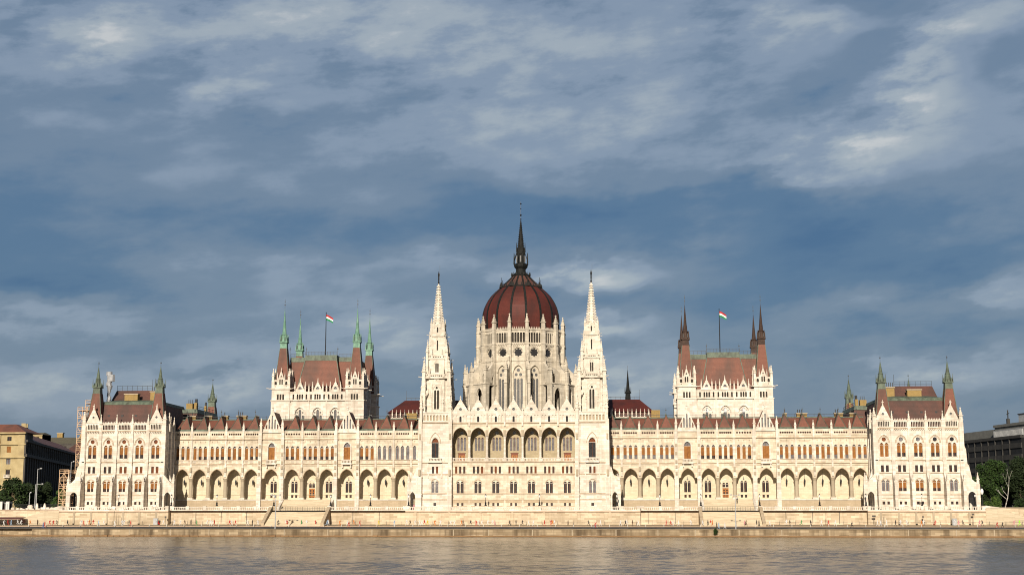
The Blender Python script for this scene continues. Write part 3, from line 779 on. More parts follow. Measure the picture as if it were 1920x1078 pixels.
        gm.build('gablet', ch, (ch_x + g, Y0 + .3, 0))
        mt = 'leadglass' if s < 0 else 'brightglass'
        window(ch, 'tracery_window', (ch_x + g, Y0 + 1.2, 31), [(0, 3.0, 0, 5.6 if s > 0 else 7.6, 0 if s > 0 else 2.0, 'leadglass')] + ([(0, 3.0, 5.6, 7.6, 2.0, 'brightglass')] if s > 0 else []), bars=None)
    for q in (-1, 1):
        for j in range(4):
            window(ch, 'side_window', (ch_x + q * 11.85, (Y0 + Y1) / 2 - 9 + 6 * j, 31), [(0, 2.6, 0, 7.4, 1.8, 'leadglass')], q * PI / 2, bars=None)
    for g in (-2.775, 2.775): pin(ch, ch_x + g, Y0 + .45, 43.5, 2.6, .42, 'clean')
    # roofs
    r = MB(Matrix.Translation((ch_x, 0, 0)))
    hip(r, -11.2, 11.2, Y0 + 5, Y1 - 2, 41, 53.4, .9, 2.0, 'tile'); hip(r, -10.4, 10.4, Y0 + 6.9, Y1 - 3.8, 53.4, 54.9, .1, .3, 'copper')
    hip(r, -7.6, 7.6, Y0 + 1.5, Y0 + 12, 41, 53.55, 2.6, 3.0, 'tile', 1); hip(r, -5.1, 5.1, Y0 + 4.4, Y0 + 11.2, 53.55, 55.3, .1, .2, 'copper')
    for q in (-1, 1):
        r.bar((q * 7.62, Y0 + 1.45, 41), (q * 5.02, Y0 + 4.45, 53.6), .17, 'copper')
    r.bar((-7, Y0 + 2.0, 45.2), (7, Y0 + 2.0, 45.2), .14, 'tile_old')
    for x0, x1, yy, zz in ((-5, 5, Y0 + 4.6, 55.3), (-10.2, -5.2, Y0 + 7.2, 54.9), (5.2, 10.2, Y0 + 7.2, 54.9)):
        n = int((x1 - x0) / 1.0)
        for j in range(n + 1): r.box(x0 + (x1 - x0) * j / n - .035, x0 + (x1 - x0) * j / n + .035, yy - .03, yy + .03, zz, zz + 1.1, 'black')
        r.box(x0, x1, yy - .025, yy + .025, zz + 1.0, zz + 1.08, 'black'); r.box(x0, x1, yy - .025, yy + .025, zz + .5, zz + .55, 'black')
    for x in (-5, 5, -10.2, 10.2): r.bar((x, Y0 + 6, 54.9), (x, Y0 + 6, 58), .06, 'black'); r.frustum(x, Y0 + 6, 57.2, 57.4, .18, .18, 'black')
    r.build('chamber_roof', ch)
    pale = s < 0
    g1 = 'verdigris' if pale else 'rust'
    sp0 = None
    for tx in (-11.6, 11.6):
        for ty in (Y0 + 3.4, Y1 - 3.4):
            if sp0 is None:
                t = MB()
                t.frustum(0, 0, 44.6, 57.3, 2.3, 1.02, 'tile')
                for i in range(4):
                    a = PI / 4 + i * PI / 2; k = 1.414
                    t.bar((math.cos(a) * 2.3 * k, math.sin(a) * 2.3 * k, 44.6), (math.cos(a) * 1.04 * k, math.sin(a) * 1.04 * k, 57.3), .1, 'copper')
                t.frustum(0, 0, 57.3, 59.0, 1.08, 1.0, g1); t.frustum(0, 0, 59.0, 59.3, 1.3, 1.25, g1)
                for i in range(4):
                    a = PI / 4 + i * PI / 2
                    t.frustum(math.cos(a) * 1.5, math.sin(a) * 1.5, 59.3, 61.8, .16, .04, g1)
                    a = i * PI / 2; t.frustum(math.cos(a) * .95, math.sin(a) * .95, 59.3, 61.6, .42, .03, g1)
                t.frustum(0, 0, 59.3, 61.5, .95, .85, g1, 8); t.frustum(0, 0, 61.5, 61.8, 1.05, .8, g1, 8); t.frustum(0, 0, 61.8, 63.5, .68, .54, g1, 8); t.frustum(0, 0, 63.5, 69.9, .5, .04, g1, 8)
                for j in range(8):
                    a = j * PI / 4; t.frustum(math.cos(a) * .9, math.sin(a) * .9, 59.7, 60.9, .1, .1, 'black')
                t.bar((0, 0, 69.8), (0, 0, 73.0), .05, 'black'); t.frustum(0, 0, 71, 71.25, .15, .15, 'black'); t.frustum(0, 0, 72.1, 72.3, .12, .12, 'black')
                sp0 = t.build('corner_spire', ch, (ch_x + tx, ty, 0))
                sp0['label'] = 'pale green copper corner spire' if pale else 'blackish metal corner spire'
            else: inst(sp0, ch, (ch_x + tx, ty, 0))

# ---------------- central block
CB = [5.13 * i for i in range(-3, 4)]
mb = MB()
for i, cx in enumerate(CB):
    x0, x1 = cx - 2.565, cx + 2.565
    h = [recthole(cx + d, .62, 17.5, 19.5) for d in (-1.18, 0, 1.18)] + [archhole(cx + d, .86, 11.9, 15.2, .5) for d in (-.56, .56)] + [recthole(cx + d, .62, 8.3, 9.1) for d in (-.66, .66)]
    mb.plate([(x0, ZT), (x1, ZT), (x1, 20.9), (x0, 20.9)], h, YF, .8, 'warm')
    hood(mb, cx, 2.1, 14.7, 1.0, .13, YF, .16, 'string')
    mb.plate([(x0, 26), (x1, 26), (x1, 28), (x0, 28)], [], YF - .001, 0, 'warm') if 0 else None
    sp = 28.1
    arc = arc_pts(cx, 4.15, sp, 2.5)
    mb.plate([(x0, sp)] + list(reversed(arc)) + [(x1, sp), (x1, 31.8), (x0, 31.8)], [], YF, .8, 'warm')
    hood(mb, cx, 4.15, sp, 2.5, .3, YF, .14, 'clean'); hood(mb, cx, 4.13, sp, 2.49, .13, YF - .14, .08, 'string')
    balustrade(mb, x0 + .45, x1 - .45, YF - .1, 21.0, 21.95, 'clean')
    # loggia back wall
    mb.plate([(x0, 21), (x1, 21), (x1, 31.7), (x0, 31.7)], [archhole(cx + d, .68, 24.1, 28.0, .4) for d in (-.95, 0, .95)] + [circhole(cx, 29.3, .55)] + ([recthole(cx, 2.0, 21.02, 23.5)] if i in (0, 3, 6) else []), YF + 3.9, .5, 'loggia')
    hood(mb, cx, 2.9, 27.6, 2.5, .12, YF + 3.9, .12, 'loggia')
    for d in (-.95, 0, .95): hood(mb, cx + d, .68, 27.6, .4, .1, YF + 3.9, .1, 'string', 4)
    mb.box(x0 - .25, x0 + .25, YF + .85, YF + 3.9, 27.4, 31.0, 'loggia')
    # gable storey with niches
    g = [archhole(cx + d, .52, 32.25, 34.2, .3, 3) for d in (-1.9, -1.05, 1.05, 1.9)] + [archhole(cx, .62, 32.2, 33.9, .3, 3)] + [rosehole(cx, 35.9, .5, 6)]
    mb.plate([(x0, 32.1), (x1, 32.1), (x1, 34.5), (cx + 2.38, 34.8), (cx, 38.7), (cx - 2.38, 34.8), (x0, 34.5)], g, YF - .1, .25, 'clean')
    mb.plate([(x0, 32.1), (x1, 32.1), (x1, 34.5), (cx + 2.3, 34.8), (cx, 38.5), (cx - 2.3, 34.8), (x0, 34.5)], [archhole(cx, .62, 32.2, 33.9, .3, 3), circhole(cx, 35.9, .5)], YF + .151, .35, 'clean')
    for q in (-1, 1): crockets(mb, cx + q * 2.38, 34.9, cx, 38.7, YF, 9, 'clean', .14); mb.bar((cx + q * 2.4, YF, 34.8), (cx, YF, 38.75), .15, 'clean')
    mb.frustum(cx, YF, 38.6, 39.9, .15, .05, 'clean'); mb.frustum(cx, YF, 39.1, 39.35, .26, .26, 'clean')
for x in [c - 2.565 for c in CB] + [CB[-1] + 2.565]:
    mb.box(x - .3, x + .3, YF - .2, YF, ZT, 20.9, 'warm') if 0 else None
    mb.box(x - .22, x + .22, YF - .5, YF + .3, 31, 34.6, 'clean')
    mb.box(x - .38, x + .38, YF - .4, YF, 28.2, 29.9, 'column')
for z, t, hh in ((11.65, .16, .2), (17.2, .18, .22), (20.65, .3, .3), (9.95, .1, .14), (31.8, .35, .28), (16.9, .08, .1)):
    mb.box(-17.96, 17.96, YF - t, YF - .003, z, z + hh, 'string')
[mb.box(c - 2.0, c + 2.0, YF - .06, YF - .004, 8.0, 8.28, 'plinth') for c in CB]; [mb.box(c - 2.3, c + 2.3, YF - .06, YF - .004, 9.12, 9.9, 'plinth') for c in CB]
mb.box(-17.96, 17.96, YF + .81, YF + 3.9, 20.4, 20.95, 'warm'); mb.box(-17.96, 17.96, YF + .81, YF + 4, 31.0, 31.7, 'ochre')
# mass of the central hall behind
mb.box(-27.3, 27.3, YF + 5, 70, ZT, 30.5, 'warm'); mb.box(-18, 18, YF + 4.45, YF + 6, 31.0, 34.0, 'warm')
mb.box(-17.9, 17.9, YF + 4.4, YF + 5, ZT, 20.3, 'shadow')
cen = part(mb, 'central_block', 'river front with seven tall loggia arches and a row of gables')
cc = MB(); cc.lathe(0, 0, [(.5, 21.0), (.5, 22.1), (.36, 22.3), (.33, 27.3), (.48, 27.9), (.52, 28.1)], 'clean', 12); cc.box(-.5, .5, -.5, .5, 20.95, 21.6, 'clean')
cf = None
for x in [c - 2.565 for c in CB] + [CB[-1] + 2.565]:
    if cf is None: cf = cc.build('loggia_column', cen, (x, YF + .3, 0))
    else: inst(cf, cen, (x, YF + .3, 0))
    pin(cen, x, YF - .1, 34.5, 2.9, .5, 'clean')
for i, cx in enumerate(CB):
    window(cen, 'loggia_window', (cx, YF + 4.2, 24.1), [(d, .68, 0, 3.9, .4, 'y') for d in (-.95, 0, .95)] + [(0, 1.1, 4.65, 5.75, 'circle', 'leadglass')], bars='blind_dark')
    window(cen, 'triple_window', (cx, YF + .4, 17.5), [(d, .62, 0, 2.0, 0, 'd' if (i + k) % 3 == 0 else 'g') for k, d in enumerate((-1.18, 0, 1.18))])
    window(cen, 'arched_paired_window', (cx, YF + .4, 11.9), [(d, .86, 0, 3.3, .5, 'g') for d in (-.56, .56)], bars='frame')
    window(cen, 'basement_window', (cx, YF + .4, 8.3), [(d, .62, 0, .8, 0, 'g') for d in (-.66, .66)])
    window(cen, 'gable_window', (cx, YF + .25, 32.2), [(0, .62, 0, 1.7, .3, 'glass'), (0, 1.0, 3.2, 4.2, 'circle', 'leadglass')], bars=None)
    if i in (0, 3, 6):
        d = MB(); d.box(-1.0, 1.0, 0, .12, 0, 2.5, 'woodred'); d.box(-.8, -.05, -.04, 0, .1, 1.8, 'wood'); d.box(.05, .8, -.04, 0, .1, 1.8, 'wood'); d.box(-.5, -.3, -.05, 0, .5, 1.6, 'glass'); d.box(.3, .5, -.05, 0, .5, 1.6, 'glass')
        d.box(-1.15, 1.15, -.2, .05, 2.3, 2.5, 'woodred')
        d.build('loggia_door', cen, (cx, YF + 4.1, 21.02))
r = MB()
hip(r, -17.7, 17.7, YF + .6, 8, 31.9, 36.0, .6, 6.5, 'tile_old', 1); r.box(-17, 17, -2, 8, 35.7, 36.3, 'copper')
for c in CB: r.add([(c - 2.2, YF + .52, 34.2), (c + 2.2, YF + .52, 34.2), (c, YF + .52, 38.2), (c - 2.2, YF + 7, 34.2), (c + 2.2, YF + 7, 34.2), (c, YF + 6.0, 38.2)], [(0, 1, 2), (1, 4, 5, 2), (3, 0, 2, 5), (4, 3, 5)], 'tile_old')
r.build('loggia_roof', cen)

# transept roofs beside the dome
for s in (-1, 1):
    r = MB(mir(s))
    r.box(14, 37.5, 20, 44, 28, 34.6, 'old')
    hip(r, 13.5, 41.3, 18.5, 46, 36.9, 41.3, 4.4, 8, 'tile_dome')
    r.box(14, 40.9, 19, 45.5, 28, 36.9, 'tile_old')
    for j in range(12):
        x = 25.5 + j * 1.28; pinnacle(r, x, 18.2, 35.3, 2.6, .36, 'clean')
    r.box(25, 40, 18.1, 18.4, 34.9, 35.4, 'clean')
    for j in range(7): r.box(28 + j * 1.5, 28.07 + j * 1.5, 30.9, 31, 41.2, 42.6, 'black')
    r.box(26, 37, 30.93, 30.97, 42.4, 42.5, 'black'); r.bar((37, 31, 41.2), (37, 31, 44.8), .05, 'black')
    r.box(31.2, 34.4, 12.5, 14, 32, 36.4, 'brick') if s < 0 else r.box(40.2, 42.8, 12.5, 14, 32, 37, 'brick')
    r.M = Matrix.Identity(4)
    t = part(r, 'transept_roof', 'dark red hipped roof beside the %s spire tower' % ('left' if s < 0 else 'right'))
    if s > 0:
        q = MB(); q.frustum(0, 0, 41, 43.6, .9, .75, 'darkmetal', 8); q.frustum(0, 0, 43.6, 44, 1.1, 1.0, 'darkmetal', 8); q.frustum(0, 0, 44, 51, .62, .05, 'darkmetal', 8)
        for i in range(8): q.frustum(math.cos(i * PI / 4) * .95, math.sin(i * PI / 4) * .95, 44, 45.6, .1, .02, 'darkmetal')
        q.bar((0, 0, 50.9), (0, 0, 52.4), .05, 'black'); q.build('roof_spirelet', t, (33.4, 31, 0))

# ---------------- spire towers
for s in (-1, 1):
    side = 'left' if s < 0 else 'right'
    tx = 22.6
    mb = MB(mir(s) @ Matrix.Translation((tx, 0, 0)))
    y = YF - .6
    h = [archhole(0, 1.95, 22.0, 27.6, 1.3), recthole(-.58, .62, 17.5, 19.45), recthole(.58, .62, 17.5, 19.45), archhole(-.56, .84, 12.0, 15.3, .5), archhole(.56, .84, 12.0, 15.3, .5), recthole(0, .8, 8.3, 9.15)]
    mb.plate([(-4.5, ZT), (4.5, ZT), (4.5, 32.2), (-4.5, 32.2)], h, y, .8, 'clean')
    hood(mb, 0, 2.2, 26.2, 1.5, .2, y, .2, 'clean'); hood(mb, 0, 3.0, 26.2, 2.9, .16, y, .2, 'string'); hood(mb, 0, 2.0, 14.8, 1.0, .14, y, .16, 'string')
    for q in (-1, 1): mb.box(q * 1.2 - .15, q * 1.2 + .15, y - .25, y, 21.8, 26.3, 'clean'); mb.box(q * 1.95 - .14, q * 1.95 + .14, y - .2, y, 16.2, 21, 'clean')
    balustrade(mb, -1.9, 1.9, y - .8, 20.9, 21.9, 'clean'); mb.box(-2.0, 2.0, y - .85, y, 20.55, 20.9, 'clean')
    for z, t in ((11.65, .18), (17.1, .18), (20.4, .2), (9.95, .12), (31.9, .35)): mb.box(-4.6, 4.6, y - t, y - .003, z, z + .24, 'string')
    mb.box(-4.49, 4.49, y + .81, 1.5, ZT, 32.2, 'clean')
    for q in (-1, 1):
        x = q * 4.35
        v0 = y - 1.5
        mb.box(x - .62, x + .62, v0, y + .6, ZT, 16.5, 'clean'); mb.box(x - .55, x + .55, v0 + .5, y + .6, 16.5, 27, 'clean'); mb.box(x - .5, x + .5, v0 + .8, y + .6, 27, 33, 'clean')
        mb.box(x - .75, x + .75, v0 - .1, y, 11.5, 11.75, 'clean'); mb.box(x - .7, x + .7, v0 + .35, y, 16.4, 16.7, 'clean')
        mb.box(x - .3, x + .3, v0 - .15, v0 + .6, 16.8, 18.6, 'column'); mb.box(x - .25, x + .25, v0 + .4, v0 + 1, 27.2, 28.8, 'column')
        pinnacle(mb, x, v0 + .9, 16.5, 4.6, .55, 'clean')
        mb.box(x - .55, x + .55, y + 8, y + 10.2, ZT, 33, 'clean')
        pinnacle(mb, q * 4.2, y + .1, 33, 7.5, .8, 'spire'); pinnacle(mb, q * 4.2, y + 8.8, 33, 7.5, .8, 'spire')
    side_flyer(mb, 4.9, 1, y - .8, 3.1, 22)
    side_flyer(mb, 4.9, 1, y + 3.5, 2.6, 23)
    tw = part(mb, 'spire_tower', '%s white spire tower beside the seven loggia arches' % side)
    X = tx * s
    window(tw, 'arched_window', (X, y + .45, 22.0), [(0, 1.95, 0, 4.25, 0, 'g'), (0, 1.95, 4.3, 5.6, 1.3, 'blind_dark')])
    window(tw, 'square_window', (X, y + .4, 17.5), [(-.58, .62, 0, 1.95, 0, 'g'), (.58, .62, 0, 1.95, 0, 'd')])
    window(tw, 'paired_window', (X, y + .4, 12.0), [(-.56, .84, 0, 3.3, .5, 'y'), (.56, .84, 0, 3.3, .5, 'y')])
    window(tw, 'basement_window', (X, y + .4, 8.3), [(0, .8, 0, .85, 0, 'g')])
    # upper storeys
    t = MB(Matrix.Translation((X, -5.4, 0)))
    T0 = t.M.copy()
    t.box(-3.6, 3.6, -3.6, 3.6, 32.2, 34.8, 'spire'); 
    for rz in range(4):
        t.M = T0 @ Matrix.Rotation(rz * PI / 2, 4, 'Z')
        t.plate([(-3.9, 32.3), (3.9, 32.3), (3.9, 34.9), (-3.9, 34.9)], [archhole(-3.3 + .94 * j, .58, 32.7, 34.3, .3, 3) for j in range(8)], -4.3, .3, 'spire')
        t.box(-3.9, 3.9, -3.9, -3.85, 32.4, 34.8, 'column')
        t.box(-4.1, 4.1, -4.45, -3.9, 34.9, 35.15, 'spire')
        # stage C : core wall with tall traceried window
        t.plate([(-2.3, 34.9), (2.3, 34.9), (2.3, 45.2), (-2.3, 45.2)], [archhole(-.42, .6, 36.1, 41.7, .4, 3), archhole(.42, .6, 36.1, 41.7, .4, 3), circhole(0, 42.3, .36, 8)], -3.0, .5, 'spire')
        hood(t, 0, 2.2, 41, 2.3, .2, -3.0, .2, 'spire'); t.box(-1, 1, -2.6, -2.55, 36, 43, 'shadow')
        for q in (-1, 1):
            t.box(q * 1.35 - .14, q * 1.35 + .14, -3.3, -3.0, 35, 43.4, 'spire')
        # gablet above
        t.plate([(-1.5, 43.3), (1.5, 43.3), (0, 46.3)], [circhole(0, 44.3, .3, 6)], -3.25, .25, 'spire')
        t.box(-3.6, 3.6, -3.75, -3.0, 45.0, 45.35, 'spire')
        balustrade(t, -3.3, 3.3, -3.7, 45.35, 46.4, 'spire', step=.55)
        # corner turret of stage C
        t.box(-4.25, -3.15, -4.25, -3.15, 34.9, 44.4, 'spire'); pinnacle(t, -3.7, -3.7, 44.2, 6.2, 1.0, 'spire')
        for zz in (37, 40, 42.6): t.box(-4.4, -3.0, -4.4, -3.0, zz, zz + .25, 'spire')
        pinnacle(t, -4.35, -4.35, 34.9, 8.0, .62, 'spire'); pinnacle(t, -2.1, -3.9, 45.3, 3.2, .4, 'spire'); pinnacle(t, 2.1, -3.9, 45.3, 3.2, .4, 'spire'); pinnacle(t, -1.75, -3.3, 34.9, 7.0, .45, 'spire'); pinnacle(t, 1.75, -3.3, 34.9, 7.0, .45, 'spire')
        # flying half arch to core
        t.plate([(-4.1, 35), (-3.9, 35), (-3.6, 37.5), (-3.0, 39.6), (-2.3, 40.8), (-2.3, 42.2), (-3.2, 41.2), (-3.9, 39.4), (-4.1, 37.5)], [], -3.4, .35, 'spire')
        # stage B
        t.plate([(-2.2, 45.2), (2.2, 45.2), (2.2, 51), (-2.2, 51)], [archhole(-.28, .42, 46.9, 49.6, .3, 3), archhole(.28, .42, 46.9, 49.6, .3, 3)], -2.6, .5, 'spire')
        t.box(-.7, .7, -2.2, -2.15, 46.5, 50, 'shadow'); hood(t, 0, 1.4, 49.2, 1.2, .14, -2.6, .16, 'spire')
        t.box(-2.9, 2.9, -2.95, -2.5, 50.7, 51.0, 'spire'); balustrade(t, -2.5, 2.5, -2.9, 51.0, 51.9, 'spire', step=.5)
        t.box(-3.2, -2.5, -3.2, -2.5, 45.2, 51.0, 'spire'); pinnacle(t, -2.85, -2.85, 50.6, 5.2, .72, 'spire'); pinnacle(t, -1.5, -2.8, 51, 3.0, .35, 'spire'); pinnacle(t, 1.5, -2.8, 51, 3.0, .35, 'spire'); pinnacle(t, -3.5, -3.5, 45.3, 6.3, .5, 'spire')
        t.bar((-3.3, -3.3, 45.2), (-5.1, -4.9, 45.4), .14, 'spire'); t.bar((-2.9, -2.9, 50.8), (-4.1, -3.9, 51.0), .12, 'spire'); t.bar((-2.1, -2.1, 57.7), (-3.1, -2.9, 57.9), .1, 'spire')
        # stage A
        t.plate([(-1.75, 51), (1.75, 51), (1.75, 61.2), (-1.75, 61.2)], [archhole(0, .42, 53.4, 56.4, .3, 3), archhole(0, .42, 58.7, 60.3, .3, 3)], -1.95, .4, 'spire')
        t.box(-.5, .5, -1.6, -1.57, 52.8, 60.6, 'shadow')
        t.box(-2.3, 2.3, -2.3, -1.9, 57.5, 57.75, 'spire'); hood(t, 0, .9, 56, 1, .12, -1.95, .14, 'spire'); hood(t, 0, .9, 60, .9, .12, -1.95, .14, 'spire')
        t.box(-2.15, -1.6, -2.15, -1.6, 51, 59.8, 'spire'); pinnacle(t, -2.75, -2.75, 51, 5.6, .5, 'spire'); pinnacle(t, -2.35, -2.35, 51.5, 7.6, .4, 'spire'); pinnacle(t, -1.85, -1.85, 59.6, 3.4, .5, 'spire'); pinnacle(t, -.9, -2.05, 59.9, 2.0, .3, 'spire'); pinnacle(t, .9, -2.05, 59.9, 2.0, .3, 'spire')
    t.M = T0
    t.frustum(0, 0, 34.9, 45.2, 2.5, 2.5, 'spire') ; t.frustum(0, 0, 45.2, 51, 2.1, 2.1, 'spire'); t.frustum(0, 0, 51, 61.2, 1.55, 1.5, 'spire')
    t.build('tower_stages', tw)
    c = MB(Matrix.Translation((X, -5.4, 0)))
    c.frustum(0, 0, 61.2, 73.4, 1.6, .18, 'spire', 8, rot=PI / 8)
    for j in range(15):
        k = j / 15; z = 61.6 + 11.6 * k; rr = 1.6 + (.18 - 1.6) * (z - 61.2) / 12.2
        for i in range(8):
            a = PI / 8 + i * PI / 4
            c.frustum(math.cos(a) * (rr + .12), math.sin(a) * (rr + .12), z, z + .4, .19, .07, 'spire')
    c.build('crocketed_spire', tw)
    st = MB(Matrix.Translation((X, -5.4, 0)))
    st.lathe(0, 0, [(.2, 73.4), (.27, 73.7), (.22, 74.0), (.14, 74.1), (.2, 74.8), (.18, 75.4), (.27, 76.2), (.22, 76.5), (.09, 76.6), (.13, 76.85), (.07, 77.1)], 'black', 8)
    st.bar((.3, 0, 74.2), (.3, 0, 79.0), .035, 'black'); st.bar((.3, 0, 76.2), (.1, 0, 76.6), .09, 'black')
    st.build('statue', tw)

# ---------------- dome
DY = 24.0
D0 = Matrix.Translation((0, DY, 0))
mb = MB(D0)
ni = 12.9 * math.tan(PI / 16)   # half facet width at the wall
for k in range(16):
    a = k * PI / 8
    mb.M = D0 @ Matrix.Rotation(a, 4, 'Z')
    w = ni + .01
    # upper gallery
    mb.plate([(-w, 57.5), (w, 57.5), (w, 61.6), (-w, 61.6)], [archhole(-1.7 + .85 * j, .66, 57.75, 60.8, .28, 3) for j in range(5)], -12.9, .3, 'old')
    mb.box(-2, 2, -12.25, -12.2, 57.6, 61.4, 'shadow')
    mb.box(-w, w, -13.25, -12.3, 57.2, 57.5, 'old'); mb.box(-w, w, -13.15, -12.3, 61.6, 61.9, 'old')
    for j in range(9): mb.frustum(-2.2 + .55 * j, -13.0, 61.9, 62.6, .16, .04, 'old')
    for j in range(8): mb.frustum(-2.1 + .6 * j, -13.05, 56.75, 57.2, .08, .2, 'old')
    # rose storey
    mb.plate([(-w, 52.2), (w, 52.2), (w, 57.2), (-w, 57.2)], [circhole(0, 54.7, 1.45, 16)], -12.9, .45, 'old')
    mb.plate(circhole(0, 54.7, 1.5, 16), [rosehole(0, 54.7, 1.36, 8)], -12.5, .12, 'old')
    hood(mb, 0, 3.2, 54.7, 1.75, .16, -12.9, .14, 'old')
    mb.box(-w, w, -13.1, -12.9, 52.05, 52.3, 'old')
    # tall window storey
    mb.plate([(-w, 33), (w, 33), (w, 52.05), (-w, 52.05)], [archhole(0, 3.0, 35, 50.8, 2.3, 6)], -12.9, .6, 'old')
    hood(mb, 0, 3.0, 48.5, 2.3, .3, -12.9, .25, 'old')
    mb.plate(archhole(0, 3.0, 35, 50.8, 2.3, 6), [archhole(-.98, .72, 35.2, 46.8, .4, 3), archhole(0, .76, 35.2, 46.6, .4, 3), archhole(.98, .72, 35.2, 46.8, .4, 3), circhole(-.68, 47.9, .5, 8), circhole(.68, 47.9, .5, 8), circhole(0, 49.25, .52, 8)], -12.45, .15, 'old')
for k in range(16):
    # corner piers
    a = (k + .5) * PI / 8
    mb.M = D0 @ Matrix.Rotation(a, 4, 'Z')
    mb.box(-.52, .52, -14.1, -12.5, 33, 61.9, 'old'); mb.box(-.65, .65, -14.3, -12.7, 57.2, 57.6, 'old'); mb.box(-.62, .62, -14.25, -12.7, 52, 52.4, 'old')
    mb.box(-.62, .62, -14.2, -12.7, 61.6, 62, 'old')
mb.M = D0
drum = part(mb, 'dome_drum', 'weathered stone drum under the red dome with tall windows and rose windows')
pk = MB(); pinnacle(pk, 0, 0, 0, 4.7, 1.0, 'old')
bt = MB()
# radial buttress fin, local outward = -y
def fin(mb, prof, w, m):
    n = len(prof); v = [(-w, a, z) for a, z in prof] + [(w, a, z) for a, z in prof]
    tr = tessellate_polygon([[Vector((a, z, 0)) for a, z in prof]])
    mb.add(v, [(i, (i + 1) % n, n + (i + 1) % n, n + i) for i in range(n)] + [tuple(t) for t in tr] + [tuple(i + n for i in reversed(t)) for t in tr], m)
fin(bt, [(-14.1, 52.0), (-14.1, 48.2), (-15.2, 46.6), (-16.4, 44.2), (-16.6, 28), (-18.2, 28), (-18.2, 47.2), (-17.2, 48.6), (-15.6, 50.2)], .42, 'old')
bt.box(-.5, .5, -18.4, -16.5, 44.9, 45.3, 'old'); pinnacle(bt, 0, -17.6, 47.0, 5.0, .9, 'old'); pinnacle(bt, 0, -14.5, 50.6, 3.8, .6, 'old')
# wall between outer piers (ambulatory)
aw_ = MB()
wo = 16.9 * math.tan(PI / 16)
aw_.plate([(-wo, 28), (wo, 28), (wo, 45.0), (-wo, 45.0)], [archhole(0, 2.5, 30, 43.9, 2.0, 5)], -16.9, .5, 'old'); hood(aw_, 0, 2.5, 41.9, 2.0, .2, -16.9, .15, 'old')
aw_.box(-wo, wo, -17.15, -16.3, 45.0, 45.3, 'old'); aw_.box(-wo, wo, -16.3, -12.6, 44.7, 44.95, 'old')
aw_.box(-wo + .3, wo - .3, -13.6, -13.5, 30, 44.6, 'shadow')
aw_.plate([(-wo, 45.3), (wo, 45.3), (wo, 48.2), (0, 50.2), (-wo, 48.2)], [archhole(0, 1.5, 45.6, 48.4, 1.1, 4)], -15.2, .4, 'old')
pin0 = b0 = w0 = rs0 = None
for k in range(16):
    a = (k + .5) * PI / 8
    rot = Matrix.Rotation(a, 4, 'Z')
    p = rot @ Vector((0, -13.55, 62)); loc = (p.x, p.y + DY, 62)
    if pin0 is None:
        pin0 = pk.build('drum_pinnacle', drum, loc); pin0.rotation_euler = (0, 0, a)
        b0 = bt.build('flying_buttress', drum, (0, DY, 0)); b0.rotation_euler = (0, 0, a)
    else:
        inst(pin0, drum, loc, a); inst(b0, drum, (0, DY, 0), a)
    a2 = k * PI / 8
    if k not in (0, 1, 15):
        if w0 is None: w0 = aw_.build('ambulatory_wall', drum, (0, DY, 0)); w0.rotation_euler = (0, 0, a2)
        else: inst(w0, drum, (0, DY, 0), a2)
    q = Matrix.Rotation(a2, 4, 'Z') @ Vector((0, -12.3, 0))
    window(drum, 'drum_window', (q.x, q.y + DY, 35), [(0, 3.0, 0, 15.8, 2.3, 'leadglass')], a2, bars=None)
    q = Matrix.Rotation(a2, 4, 'Z') @ Vector((0, -12.36, 0))
    window(drum, 'rose_window', (q.x, q.y + DY, 54.7), [(0, 2.9, -1.45, 1.45, 'circle', 'glass')], a2, bars=None)
# shell: sixteen curved tile fields
PROF = [(11.95, 61.6), (12.08, 64.0), (12.1, 66.3), (11.95, 68.0), (11.55, 69.6), (10.95, 71.0), (10.25, 72.3), (9.35, 73.6), (8.2, 74.8), (6.6, 76.2), (5.5, 77.4), (4.4, 78.4), (3.4, 79.4), (2.6, 80.3)]
sh = MB(D0); sh.lathe(0, 0, [(r_ * 1.005, z) for r_, z in PROF[:10]], 'tile_dome', 16, rot=PI / 16 + PI / 2)
sh.lathe(0, 0, [(r_, z) for r_, z in PROF[9:]], 'tile_old', 16, rot=PI / 16 + PI / 2)
dome = part(sh, 'dome_shell', 'dark red tiled dome shell with black ribs')
rb = MB()
for j in range(len(PROF) - 1):
    (r0, z0), (r1, z1) = PROF[j], PROF[j + 1]
    w = .34 if j < 9 else .26
    rb.add([(-w, -r0 - .16, z0), (w, -r0 - .16, z0), (w, -r1 - .16, z1), (-w, -r1 - .16, z1), (-w, -r0 + .3, z0), (w, -r0 + .3, z0), (w, -r1 + .3, z1), (-w, -r1 + .3, z1)],
           [(0, 1, 2, 3), (1, 5, 6, 2), (4, 0, 3, 7)], 'darkmetal')
r0 = None
for k in range(16):
    a = (k + .5) * PI / 8
    if r0 is None: r0 = rb.build('dome_rib', dome, (0, DY, 0)); r0.rotation_euler = (0, 0, a)
    else: inst(r0, dome, (0, DY, 0), a)
ln = MB(D0)
ln.lathe(0, 0, [(6.75, 76.0), (6.8, 76.4), (6.3, 76.6)], 'darkmetal', 16, rot=PI / 16 + PI / 2)
for k in range(32):
    a = k * PI / 16 + PI / 32
    ln.frustum(math.cos(a) * 6.6, math.sin(a) * 6.6, 76.3, 77.5, .22, .06, 'darkmetal')
for k in range(8):
    a = k * PI / 4 + PI / 8; ln.frustum(math.cos(a) * 6.5, math.sin(a) * 6.5, 76.3, 77.9, .55, .2, 'darkmetal'); ln.bar((math.cos(a) * 6.5, math.sin(a) * 6.5, 77.8), (math.cos(a) * 6.5, math.sin(a) * 6.5, 79.4), .09, 'darkmetal')
